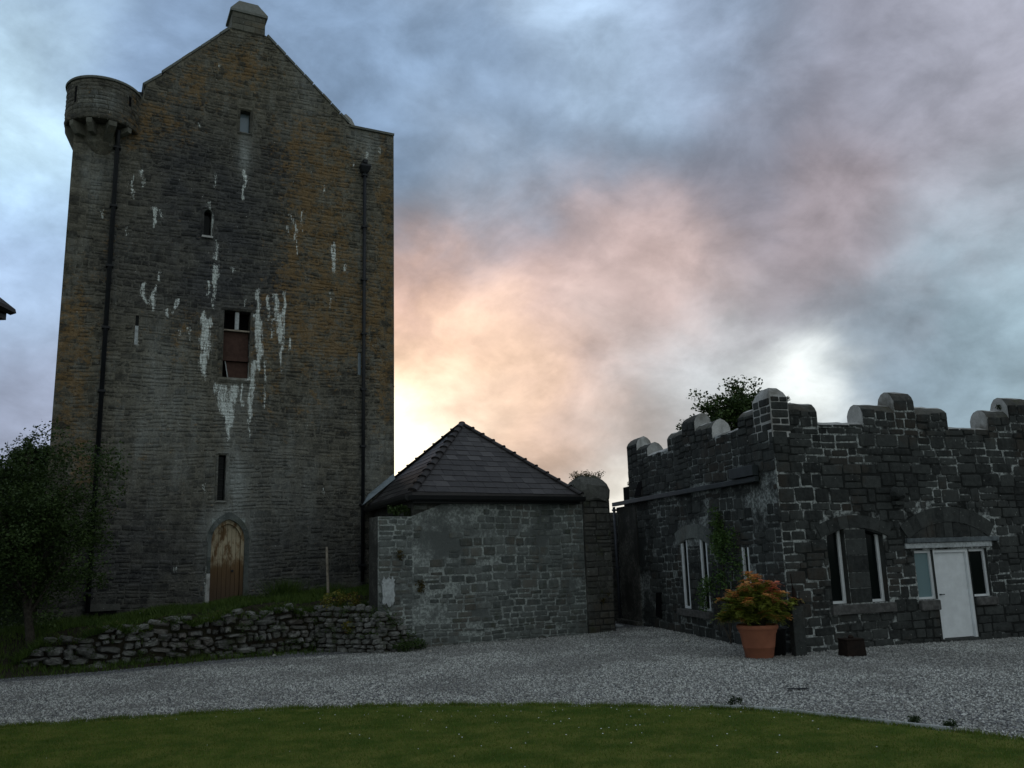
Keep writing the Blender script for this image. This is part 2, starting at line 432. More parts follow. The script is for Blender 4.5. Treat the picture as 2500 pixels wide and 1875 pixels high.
# ------------------------------------------------------------------ object helpers
def tag(o, label=None, cat=None, group=None, kind=None):
    if label: o['label'] = label
    if cat: o['category'] = cat
    if group: o['group'] = group
    if kind: o['kind'] = kind
    return o


def thing(name, loc, label, cat, group=None):
    o = bpy.data.objects.new(name, None)
    o.empty_display_size = 0.3
    COL.objects.link(o)
    o.location = loc
    return tag(o, label, cat, group)


def wloc(o):
    v = Vector(o.location)
    while o.parent:
        o = o.parent
        v += Vector(o.location)
    return v


def link_mesh(name, me, parent=None, mat_name=None):
    """me is in world coordinates; parents carry translation only"""
    if mat_name:
        me.materials.append(MATS[mat_name])
    o = bpy.data.objects.new(name, me)
    COL.objects.link(o)
    if parent is not None:
        o.parent = parent
        o.location = -wloc(parent)
    return o


def mesh(name, V, F, mat_name=None, parent=None, smooth=False):
    me = bpy.data.meshes.new(name)
    me.from_pydata([tuple(map(float, v)) for v in V], [], [tuple(map(int, f)) for f in F])
    me.update()
    if smooth:
        me.polygons.foreach_set('use_smooth', [True] * len(me.polygons))
    return link_mesh(name, me, parent, mat_name)


def mesh_fast(name, V, F, mat_name=None, parent=None, smooth=False):
    """V (n,3) array, F (m,k) array with constant k"""
    V = np.asarray(V, dtype=np.float32)
    F = np.asarray(F, dtype=np.int32)
    me = bpy.data.meshes.new(name)
    k = F.shape[1]
    me.vertices.add(len(V))
    me.vertices.foreach_set('co', V.ravel())
    me.loops.add(F.size)
    me.loops.foreach_set('vertex_index', F.ravel())
    me.polygons.add(len(F))
    me.polygons.foreach_set('loop_start', np.arange(0, F.size, k, dtype=np.int32))
    me.polygons.foreach_set('loop_total', np.full(len(F), k, dtype=np.int32))
    if smooth:
        me.polygons.foreach_set('use_smooth', np.ones(len(F), dtype=bool))
    me.update(calc_edges=True)
    return link_mesh(name, me, parent, mat_name)


class Frame:
    """wall frame: u to the right along the wall, d out of it, z up"""
    def __init__(self, x, y, yaw_deg, z=0.0):
        self.o = np.array([x, y, z], float)
        self.yaw = rad(yaw_deg)
        self.u = np.array([math.cos(self.yaw), math.sin(self.yaw), 0.0])
        self.n = np.array([math.sin(self.yaw), -math.cos(self.yaw), 0.0])

    def T(self, u, d, z):
        u, d, z = np.broadcast_arrays(np.asarray(u, float), np.asarray(d, float), np.asarray(z, float))
        out = self.o + u[..., None] * self.u + d[..., None] * self.n
        out[..., 2] += z
        return out

    def V(self, u, d, z):
        return Vector(self.T(u, d, z))


def box(fr, u0, u1, d0, d1, z0, z1, name, mat_name, parent=None, bevel=0.0):
    """box in a wall frame, optionally with chamfered edges"""
    V, F = boxgeo(fr, u0, u1, d0, d1, z0, z1)
    o = mesh(name, V, F, mat_name, parent)
    if bevel:
        md = o.modifiers.new('bevel', 'BEVEL')
        md.width = bevel
        md.segments = 2
    return o


def boxgeo(fr, u0, u1, d0, d1, z0, z1):
    P = [(u0, d0, z0), (u1, d0, z0), (u1, d1, z0), (u0, d1, z0), (u0, d0, z1), (u1, d0, z1), (u1, d1, z1), (u0, d1, z1)]
    V = [fr.T(*p) for p in P]
    return V, [(0, 3, 2, 1), (4, 5, 6, 7), (0, 1, 5, 4), (1, 2, 6, 5), (2, 3, 7, 6), (3, 0, 4, 7)]


class MB:
    def __init__(self):
        self.V, self.F = [], []

    def add(self, V, F):
        k = len(self.V)
        self.V += list(V)
        self.F += [tuple(i + k for i in f) for f in F]
        return self

    def box(self, fr, *a):
        return self.add(*boxgeo(fr, *a))

    def build(self, name, mat_name, parent=None, smooth=False):
        return mesh(name, self.V, self.F, mat_name, parent, smooth)


def prism(fr, poly, d0, d1):
    """polygon of (u,z) extruded from d0 to d1 (d1 outer)"""
    n = len(poly)
    V = [fr.T(u, d0, z) for u, z in poly] + [fr.T(u, d1, z) for u, z in poly]
    F = [tuple(range(n))[::-1], tuple(range(n, 2 * n))] + [(i, (i + 1) % n, (i + 1) % n + n, i + n) for i in range(n)]
    return V, F


def rough_profile(fr, prof, u0, u1, jit=0.014):
    """profile extruded along u in short lengths, hand-floated surface"""
    ns = max(1, int(round((u1 - u0) / 0.16)))
    n = len(prof)
    V, F = [], []
    for k in range(ns + 1):
        for i, (d, z) in enumerate(prof):
            jj = jit if 0 < i < n - 1 else 0
            e = 0.0 if 0 < k < ns else rnd.uniform(-.3, .3) * jj
            V.append(fr.T(u0 + (u1 - u0) * k / ns + e, d + rnd.uniform(-.3, .3) * jj, z + rnd.uniform(-1, 1) * jj))
    for k in range(ns):
        for i in range(n):
            F.append((k * n + i, (k + 1) * n + i, (k + 1) * n + (i + 1) % n, k * n + (i + 1) % n))
    F += [tuple(range(n)), tuple(range(ns * n, ns * n + n))[::-1]]
    return V, F


def profile_u(fr, prof, u0, u1):
    """polygon of (d,z) extruded along u"""
    n = len(prof)
    V = [fr.T(u0, d, z) for d, z in prof] + [fr.T(u1, d, z) for d, z in prof]
    F = [tuple(range(n)), tuple(range(n, 2 * n))[::-1]] + [(i, i + n, (i + 1) % n + n, (i + 1) % n) for i in range(n)]
    return V, F


def tube(path, radii, n=8):
    path = [Vector(p) for p in path]
    V, F = [], []
    for i, p in enumerate(path):
        a = path[max(i - 1, 0)]
        c = path[min(i + 1, len(path) - 1)]
        t = (c - a).normalized()
        x = t.cross(Vector((0, 1, 0.13)))
        if x.length < 1e-3:
            x = t.cross(Vector((1, 0, 0)))
        x.normalize()
        y = t.cross(x)
        for k in range(n):
            an = 2 * math.pi * k / n
            V.append(p + (x * math.cos(an) + y * math.sin(an)) * radii[i])
    for i in range(len(path) - 1):
        for k in range(n):
            F.append((i * n + k, i * n + (k + 1) % n, (i + 1) * n + (k + 1) % n, (i + 1) * n + k))
    F.append(tuple(range(n))[::-1])
    F.append(tuple(range((len(path) - 1) * n, len(path) * n)))
    return V, F


def lathe(cx, cy, prof, n=48):
    """prof: list of (r,z)"""
    V, F = [], []
    for r_, z in prof:
        for k in range(n):
            a = 2 * math.pi * k / n
            V.append((cx + r_ * math.cos(a), cy + r_ * math.sin(a), z))
    for i in range(len(prof) - 1):
        for k in range(n):
            F.append((i * n + k, i * n + (k + 1) % n, (i + 1) * n + (k + 1) % n, (i + 1) * n + k))
    return V, F


# ------------------------------------------------------------------ masonry helpers
def courses(u0, u1, z0, z1, hr, wr, r, holes=(), rake=None, gap=0.012, split=0.25):
    """coursed rubble: list of (u,z,w,h) rectangles, holes cut out"""
    out = []
    z = z0
    while z < z1 - 0.04:
        h = r.uniform(*hr)
        if z1 - z - h < hr[0] * 0.6:
            h = z1 - z
        a, b_ = (u0, u1) if rake is None else rake(z + h)
        u = a
        while u < b_ - 0.02:
            w = r.uniform(*wr) * (0.8 + 0.4 * h / hr[1])
            if b_ - u - w < wr[0] * 0.6:
                w = b_ - u
            if h > hr[1] * 0.75 and r.random() < split:
                hs = h * r.uniform(0.4, 0.6)
                out.append((u, z, w, hs))
                out.append((u, z + hs, w, h - hs))
            else:
                out.append((u, z, w, h))
            u += w
        z += h
    res = []
    for q in out:
        parts = [q]
        for (ha, hb, hc, hd) in holes:
            nxt = []
            for (u, z, w, h) in parts:
                if u + w <= ha + 1e-4 or u >= hb - 1e-4 or z + h <= hc + 1e-4 or z >= hd - 1e-4:
                    nxt.append((u, z, w, h))
                    continue
                cand = []
                if ha - u > 0.05: cand.append((u, z, ha - u, h))
                if u + w - hb > 0.05: cand.append((hb, z, u + w - hb, h))
                if not cand:
                    if hc - z > 0.05: cand.append((u, z, w, hc - z))
                    if z + h - hd > 0.05: cand.append((u, hd, w, z + h - hd))
                nxt += cand
            parts = nxt
        res += parts
    return [(u + gap / 2, z + gap / 2, w - gap, h - gap) for u, z, w, h in res if w - gap > 0.04 and h - gap > 0.03]


UNIT = {}


def unit_stone(mat_name, k, nside=10, boulder=False):
    key = (mat_name, k, boulder)
    if key in UNIT:
        return UNIT[key]
    r = random.Random(hash((k, boulder)) % 1000 + k)
    outline = []
    for i in range(nside):
        a = 2 * math.pi * (i + 0.5) / nside
        c, s = math.cos(a), math.sin(a)
        a += r.uniform(-.13, .13)
        c, s = math.cos(a), math.sin(a)
        pw = 2.0 / (9.0 if not boulder else 4.0)
        lo_ = 0.92 if not boulder else 0.76
        x = 0.5 * math.copysign(abs(c) ** pw, c) * r.uniform(lo_, 1.0)
        y = 0.5 * math.copysign(abs(s) ** pw, s) * r.uniform(lo_, 1.0)
        outline.append((x, y))
    V, F = [], []
    lev = ((1.0, 0.0), (1.0, 0.45), (0.90, 0.88)) if not boulder else ((0.92, 0.0), (1.0, 0.45), (0.72, 0.9))
    for s, d in lev:
        for x, y in outline:
            dd = d * (1.0 if d < 0.1 else r.uniform(0.85, 1.12))
            V.append((x * s, -dd, y * s))
    V.append((r.uniform(-.1, .1), -r.uniform(0.9, 1.1), r.uniform(-.1, .1)))
    n = nside
    for L in range(2):
        for i in range(n):
            F.append((L * n + i, L * n + (i + 1) % n, (L + 1) * n + (i + 1) % n, (L + 1) * n + i))
    for i in range(n):
        F.append((2 * n + i, 2 * n + (i + 1) % n, 3 * n))
    me = bpy.data.meshes.new('stone')
    me.from_pydata(V, [], F)
    me.materials.append(MATS[mat_name])
    UNIT[key] = (me, np.array(V), F)
    return UNIT[key]


def lay_stones(fr, rects, mat_name, parent, depth=(0.015, 0.035), limit=300, eye=(0, 0, 2.15), name='stone', d_base=-0.004, boulder=False, tilt=1.5, rest_name='small_stones', wob=False):
    """the largest `limit` rectangles become single objects, the rest one joined part"""
    P = parent_loc = wloc(parent)
    cams = np.array(eye)
    scored = []
    for q in rects:
        c = fr.T(q[0] + q[2] / 2, 0, q[1] + q[3] / 2)
        v = cams - c
        dist = np.linalg.norm(v)
        scored.append((q[2] * q[3] * max(0.05, abs(float(v @ fr.n)) / dist) / dist ** 2, q))
    scored.sort(key=lambda t: -t[0])
    rest = MB()
    for i, (_, (u, z, w, h)) in enumerate(scored):
        if wob:
            z += 0.028 * math.sin(u * 2.3 + z * 1.1) + 0.014 * math.sin(u * 5.9 - z * 3.0)
            g1, g2 = rnd.uniform(-0.008, 0.014), rnd.uniform(-0.008, 0.014)
            u += g1; w -= g1 + rnd.uniform(-0.008, 0.012); z += g2 * .6; h -= g2 * .6 + rnd.uniform(-0.006, 0.010)
        me, V, F = unit_stone(mat_name, rnd.randrange(14), boulder=boulder)
        dep = rnd.uniform(*depth)
        sx = -1 if rnd.random() < 0.5 else 1
        flip = math.pi if rnd.random() < 0.5 else 0.0
        ang = rad(rnd.uniform(-tilt, tilt)) + flip
        c = fr.T(u + w / 2, d_base, z + h / 2)
        M = Matrix.Translation(Vector(c) - (P if i < limit else Vector())) @ Matrix.Rotation(fr.yaw, 4, 'Z') @ Matrix.Rotation(ang, 4, 'Y') @ Matrix.Diagonal((w, dep, h, 1))
        if i < limit:
            o = bpy.data.objects.new(name, me)
            COL.objects.link(o)
            o.parent = parent
            o.matrix_local = M
        else:
            Mn = np.array(M)
            W = V @ Mn[:3, :3].T + Mn[:3, 3]
            rest.add(W, F)
    if rest.V:
        o = rest.build(rest_name, mat_name, parent)
        tag(o, kind='stuff')
        return o


def shell(fr, u0, u1, z0, z1, holes, reveal, mat_name, parent, name='wall', step=0.5, top=None, d=0.0, paint=None, extra_u=(), extra_z=(), rev_mat=None):
    """front skin of a wall with true openings and reveals; top(u) limits the height"""
    us = set([u0, u1]) | set(extra_u)
    zs = set([z0, z1]) | set(extra_z)
    for (a, b_, c, e) in holes:
        us |= {max(a, u0), min(b_, u1)}
        zs |= {max(c, z0), min(e, z1)}
    us = sorted(us); zs = sorted(zs)

    def fill(L):
        o = []
        for a, b_ in zip(L[:-1], L[1:]):
            n = max(1, int(math.ceil((b_ - a) / step)))
            o += [a + (b_ - a) * i / n for i in range(n)]
        return o + [L[-1]]
    us, zs = fill(us), fill(zs)
    nu, nz = len(us), len(zs)
    U, Z = np.meshgrid(us, zs, indexing='ij')
    if top is not None:
        Z = np.minimum(Z, np.vectorize(top)(U))
    V = list(fr.T(U, d, Z).reshape(-1, 3))
    PU, PZ = list(U.ravel()), list(Z.ravel())
    F = []
    inside = lambda a, b_: any(h[0] < a < h[1] and h[2] < b_ < h[3] for h in holes)
    for i in range(nu - 1):
        for j in range(nz - 1):
            if inside((us[i] + us[i + 1]) / 2, (zs[j] + zs[j + 1]) / 2):
                continue
            q = (i * nz + j, (i + 1) * nz + j, (i + 1) * nz + j + 1, i * nz + j + 1)
            if abs(Z[i, j + 1] - Z[i, j]) + abs(Z[i + 1, j + 1] - Z[i + 1, j]) < 1e-5:
                continue
            F.append(q)
    for (a, b_, c, e) in holes:
        k = len(V)
        for (uu, z_) in ((a, c), (b_, c), (b_, e), (a, e)):
            V.append(fr.T(uu, d, z_)); V.append(fr.T(uu, d - reveal, z_))
            PU += [uu, uu]; PZ += [z_, z_]
        for i in range(4):
            j = (i + 1) % 4
            F.append((k + 2 * i, k + 2 * i + 1, k + 2 * j + 1, k + 2 * j))
    o = mesh(name, V, F, mat_name, parent)
    if rev_mat:
        o.data.materials.append(MATS[rev_mat])
        for i in range(len(F) - 4 * len(holes), len(F)):
            o.data.polygons[i].material_index = 1
    if paint is not None:
        set_stain(o.data, paint(np.array(PU), np.array(PZ)))
    return o


def set_stain(me, arr):
    a = me.color_attributes.new('stain', 'FLOAT_COLOR', 'POINT')
    a.data.foreach_set('color', arr.astype(np.float32).ravel())


# ------------------------------------------------------------------ foliage helpers
def leaf_cloud(centers, spread, count, size, rg, squash=1.0, aspect=0.55, up=0.3):
    """count leaves around each centre; each leaf a folded rhombus (2 triangles)"""
    C = np.repeat(np.asarray(centers, float), count, axis=0)
    sp = np.repeat(np.asarray(spread, float), count) if np.ndim(spread) else spread
    g = rg.normal(size=C.shape)
    g /= np.linalg.norm(g, axis=1)[:, None]
    rr = rg.random(len(C)) ** 0.5
    off = g * (rr * sp)[:, None] if np.ndim(sp) else g * (rr * sp)[:, None]
    off[:, 2] *= squash
    P = C + off
    ax = rg.normal(size=P.shape); ax[:, 2] *= 0.6
    ax /= np.linalg.norm(ax, axis=1)[:, None]
    nr = rg.normal(size=P.shape); nr[:, 2] += up * 3
    sd = np.cross(ax, nr); sd /= np.linalg.norm(sd, axis=1)[:, None] + 1e-9
    nn = np.cross(sd, ax)
    L = size * rg.uniform(0.6, 1.3, len(P))[:, None]
    Wd = L * aspect
    V = np.stack([P - ax * L * .5, P + sd * Wd * .5 + nn * L * .08, P + ax * L * .5, P - sd * Wd * .5 + nn * L * .08], 1).reshape(-1, 3)
    k = np.arange(len(P))[:, None] * 4
    F = np.concatenate([k + np.array([[0, 1, 2]]), k + np.array([[0, 2, 3]])], 0)
    return V, F


def blades(P, h, w, rg, lean=0.35):
    n = len(P)
    a = rg.uniform(0, 2 * np.pi, n)
    dx = np.stack([np.cos(a), np.sin(a), np.zeros(n)], 1)
    H = h * rg.uniform(0.5, 1.3, n)[:, None]
    b_ = rg.uniform(0, 2 * np.pi, n)
    ln = np.stack([np.cos(b_), np.sin(b_), np.zeros(n)], 1) * H * lean * rg.uniform(0, 1.5, n)[:, None]
    V = np.stack([P - dx * w, P + dx * w, P + ln + np.array([0, 0, 1.0]) * H], 1).reshape(-1, 3)
    F = np.arange(3 * n).reshape(-1, 3)
    return V, F

# =================================================================== TERRAIN
TW = Frame(-4.53, 26.6, 27)        # tower front plane
MD = Frame(-2.7, 21.7, 30)         # middle building front plane
RF = Frame(9.342, 19.705, 19)      # battlemented building, door side
RS = Frame(5.598, 18.416, -76)     # battlemented building, left side (u negative going away)

s = 900.0
V = [(-s, -s, -0.6), (s, -s, -0.6), (s, s, -0.6), (-s, s, -0.6)]
tag(mesh('ground', V, [(0, 1, 2, 3)], 'field_grass'), kind='structure')
gx, gy = np.meshgrid(np.linspace(-24, 26, 51), np.linspace(-8, 46, 55), indexing='ij')
gz = 0.02 * np.sin(gx * 0.9 + 1) * np.sin(gy * 0.7)
V = np.stack([gx, gy, gz], -1).reshape(-1, 3)
idx = np.arange(51 * 55).reshape(51, 55)
F = np.stack([idx[:-1, :-1], idx[1:, :-1], idx[1:, 1:], idx[:-1, 1:]], -1).reshape(-1, 4)
tag(mesh_fast('gravel_yard', V, F, 'gravel_sheet'), kind='structure')

# lawn: a rounded tongue of mown grass
EDGE = [(-16.0, 9.2), (-12.0, 10.9), (-9.4, 11.9), (-7.23, 12.54), (-5.71, 12.94), (-4.07, 13.28), (-2.27, 13.36), (-0.14, 13.11), (1.85, 12.62), (3.18, 12.12), (3.77, 11.6), (4.5, 10.88), (5.01, 10.38), (5.44, 9.92), (6.2, 8.8), (7.0, 7.2), (7.6, 5.0)]


def smooth_line(P, n):
    P = [Vector((*p, 0)) for p in P]
    out = []
    for i in range(len(P) - 1):
        p0, p1, p2, p3 = P[max(i - 1, 0)], P[i], P[i + 1], P[min(i + 2, len(P) - 1)]
        for k in range(n):
            t = k / n
            out.append(0.5 * ((2 * p1) + (p2 - p0) * t + (2 * p0 - 5 * p1 + 4 * p2 - p3) * t * t + (3 * p1 - p0 - 3 * p2 + p3) * t ** 3))
    out.append(P[-1])
    return [(p.x, p.y) for p in out]


EL = smooth_line(EDGE, 5)
EX = np.array([p[0] for p in EL]); EY = np.array([p[1] for p in EL])
V, F = [], []
nrow = 10
for x, y in EL:
    for j in range(nrow):
        t = (j / (nrow - 1)) ** 2
        yy = y + (-6.0 - y) * t
        V.append((x, yy, 0.045 if j else 0.0))
for i in range(len(EL) - 1):
    for j in range(nrow - 1):
        F.append((i * nrow + j, i * nrow + j + 1, (i + 1) * nrow + j + 1, (i + 1) * nrow + j))
tag(mesh('lawn', V, F, 'lawn_base', smooth=False), kind='structure')


def lawn_y(x):
    return np.interp(x, EX, EY)


# lawn grass blades
N = 190000
px = rng.uniform(-8.6, 6.6, N * 2)
py = rng.uniform(7.4, 13.5, N * 2)
ok = (py < lawn_y(px) + rng.normal(0, 0.035, N * 2)) & (np.abs(px / py) < 0.66)
P = np.stack([px[ok], py[ok], np.full(ok.sum(), 0.03)], 1)[:N]
Vb, Fb = blades(P, 0.035, 0.0055, rng, 0.8)
tag(mesh_fast('grass', Vb, Fb, 'grass_blade'), 'short mown grass blades of the lawn beside the gravel', 'grass', kind='stuff')
# ragged longer grass along the edge
ex = rng.uniform(-9, 6, 9000)
ey = lawn_y(ex) + rng.normal(-0.01, 0.035, 9000)
ok = (np.sin(ex * 5.1) + np.sin(ex * 12.7) + rng.normal(0, .8, 9000)) > 0.1
Vb, Fb = blades(np.stack([ex[ok], ey[ok], np.full(ok.sum(), 0.02)], 1), 0.065, 0.006, rng, 0.9)
tag(mesh_fast('edge_grass', Vb, Fb, 'grass_blade'), 'ragged longer grass along the lawn edge', 'grass', kind='stuff')
# daisies
n = 190
px = rng.normal(2.0, 3.5, n); py = 12.6 - rng.exponential(1.1, n)
ok = (py < lawn_y(px) - 0.1) & (py > 8)
mbd = MB()
for x, y in zip(px[ok], py[ok]):
    r_ = rnd.uniform(.004, .009)
    k = [(x + r_ * math.cos(a), y + r_ * math.sin(a), 0.085 + 0.3 * r_ * math.sin(a)) for a in np.linspace(0, 2 * math.pi, 7)[:-1]]
    mbd.add(k, [tuple(range(6))])
tag(mbd.build('daisies', 'white_paint'), 'tiny white daisies scattered in the lawn', 'daisies', kind='stuff')

# gravel chips
N = 330000
px = rng.uniform(-13.0, 12.5, N); py = rng.uniform(9.4, 25.5, N)
ok = (py > lawn_y(px) - 0.03) & (np.abs(px / py) < 0.64)
uM = (px - MD.o[0]) * MD.u[0] + (py - MD.o[1]) * MD.u[1]
dM = (px - MD.o[0]) * MD.n[0] + (py - MD.o[1]) * MD.n[1]
ok &= ~((dM < 0.0) & (uM < 6.3))
dT = (px - TW.o[0]) * TW.n[0] + (py - TW.o[1]) * TW.n[1]
uT = (px - TW.o[0]) * TW.u[0] + (py - TW.o[1]) * TW.u[1]
ok &= ~((dT < 4.4 + 0.2 * np.sin(uT * 2.1)) & (uT < -0.2))
dF = (px - RF.o[0]) * RF.n[0] + (py - RF.o[1]) * RF.n[1]
dS = (px - RS.o[0]) * RS.n[0] + (py - RS.o[1]) * RS.n[1]
ok &= ~((dF < 0) & (dS < 0))
# keep everything near, thin out with distance
ok &= rng.random(N) < np.clip(1.35 - (py - 12) * 0.055, 0.45, 1)
px, py = px[ok], py[ok]
n = len(px)
sz = rng.uniform(0.010, 0.024, n) * (1 + 0.02 * (py - 10))
a = rng.uniform(0, 6.28, n)
ca, sa = np.cos(a), np.sin(a)
base = []
for kx, ky, kz in ((1, 0, .1), (-.4, .8, .0), (-.6, -.75, .05), (0.1, 0.05, .9)):
    X = kx * sz * rng.uniform(.7, 1.3, n); Y = ky * sz * rng.uniform(.6, 1.2, n)
    base.append(np.stack([px + X * ca - Y * sa, py + X * sa + Y * ca, 0.004 + kz * sz * rng.uniform(.4, 1.3, n) + 0.02 * np.sin(px * 0.9 + 1) * np.sin(py * 0.7)], 1))
Vg = np.stack(base, 1).reshape(-1, 3)
k = np.arange(n)[:, None] * 4
Fg = np.concatenate([k + np.array([[0, 1, 3]]), k + np.array([[1, 2, 3]]), k + np.array([[2, 0, 3]])], 0)
tag(mesh_fast('gravel', Vg, Fg, 'gravel_chip'), 'loose grey gravel chippings spread over the yard', 'gravel', kind='stuff')

# pale strip along the lawn edge, right part
E2 = [(x, y) for x, y in EL if 2.4 < x < 5.0]
V, F = [], []
for i, (x, y) in enumerate(E2):
    a_, b_ = E2[max(i - 1, 0)], E2[min(i + 1, len(E2) - 1)]
    tx, ty = b_[0] - a_[0], b_[1] - a_[1]
    L = math.hypot(tx, ty)
    nx, ny = ty / L, -tx / L
    if ny < 0: nx, ny = -nx, -ny
    for off, z in ((0.0, -0.02), (0.0, 0.070), (0.028, 0.070), (0.028, -0.02)):
        V.append((x + nx * off, y + ny * off, z))
for i in range(len(E2) - 1):
    for j in range(4):
        F.append((i * 4 + j, i * 4 + (j + 1) % 4, i * 4 + 4 + (j + 1) % 4, i * 4 + 4 + j))
tag(mesh('lawn_edging', V, F, 'concrete_edge'), 'thin pale edging strip between the lawn and the gravel', 'edging')


# grassy bank in front of the tower (tower frame)
def Hb(u):
    return np.interp(u, [-16, -12, -8.8, -7, -4.1, -1, 1], [0.45, 0.6, 0.74, 0.86, 1.10, 1.26, 1.34])


def bank_z(u, d):
    u = np.asarray(u, float); d = np.asarray(d, float)
    edge0 = np.interp(u, [-16, -9.5, -8.6, -7.8], [1.5, 2.2, 3.3, 3.55])
    edge1 = np.interp(u, [-16, -9.5, -8.6, -7.8], [5.2, 5.0, 4.4, 3.75])
    t = np.clip((d - edge0) / (edge1 - edge0), 0, 1)
    s_ = 1 - t * t * (3 - 2 * t)
    verge = 0.09 * np.clip(1 - np.abs(d - 4.35) / 0.75, 0, 1) * np.clip((-u - 2.0) / 2.0, 0, 1)
    return Hb(u) * s_ + verge - 0.05 * (1 - s_) + 0.05 * np.sin(u * 3.1 + d * 2) * s_


gu, gd = np.meshgrid(np.linspace(-16, 1.0, 120), np.linspace(-0.6, 5.6, 50), indexing='ij')
Vk = TW.T(gu, gd, bank_z(gu, gd)).reshape(-1, 3)
idx = np.arange(120 * 50).reshape(120, 50)
F = np.stack([idx[:-1, :-1], idx[1:, :-1], idx[1:, 1:], idx[:-1, 1:]], -1).reshape(-1, 4)
tag(mesh_fast('grassy_bank', Vk, F, 'soil', smooth=True), kind='structure')

# bank grass
N = 52000
bu = rng.uniform(-13, 0.4, N); bd = rng.uniform(0.05, 5.3, N)
z_ = bank_z(bu, bd)
front = (bd > 4.0)
ok = (~front & (bd < 3.9)) | (front & (bu < -1.0) & (rng.random(N) < np.clip(0.9 - (bd - 4.1) * 0.9, 0, 1) * np.clip((-bu) / 6.0, 0.1, 1)))
bn = np.sin(bu * 2.3) * np.sin(bd * 3.1 + bu) + rng.normal(0, .5, N)
ok &= bn > -0.7
P = TW.T(bu[ok], bd[ok], z_[ok])
Vb, Fb = blades(P, 0.13, 0.010, rng, 0.6)
tag(mesh_fast('bank_grass', Vb, Fb, 'grass_bank'), 'rough green grass on the bank under the tower', 'grass', kind='stuff')


def tuft(u, d, h, n, rad_, label, zz=None, m_='grass_bank', name='grass_tuft'):
    g = rng.normal(0, rad_, (n, 2))
    base_z = float(bank_z(u, d)) if zz is None else zz
    P = TW.T(u + g[:, 0], d + g[:, 1], np.full(n, base_z - 0.02))
    Vb, Fb = blades(P, h, 0.011, rng, 0.9)
    o = mesh_fast(name, Vb, Fb, m_)
    return tag(o, label, 'grass tuft')


tuft(-2.75, 1.2, 0.50, 700, 0.20, 'tall bright grass tuft right of the arched tower door')
tuft(-1.7, 2.2, 0.35, 450, 0.20, 'low dark grass tuft between the tall tuft and the thin white post')
tuft(0.0, 2.6, 0.42, 800, 0.30, 'wide grass tuft where the bank meets the low wall of the hipped building')
tuft(-5.7, 2.2, 0.25, 800, 0.22, 'short grass tuft on the bank left of the arched door')

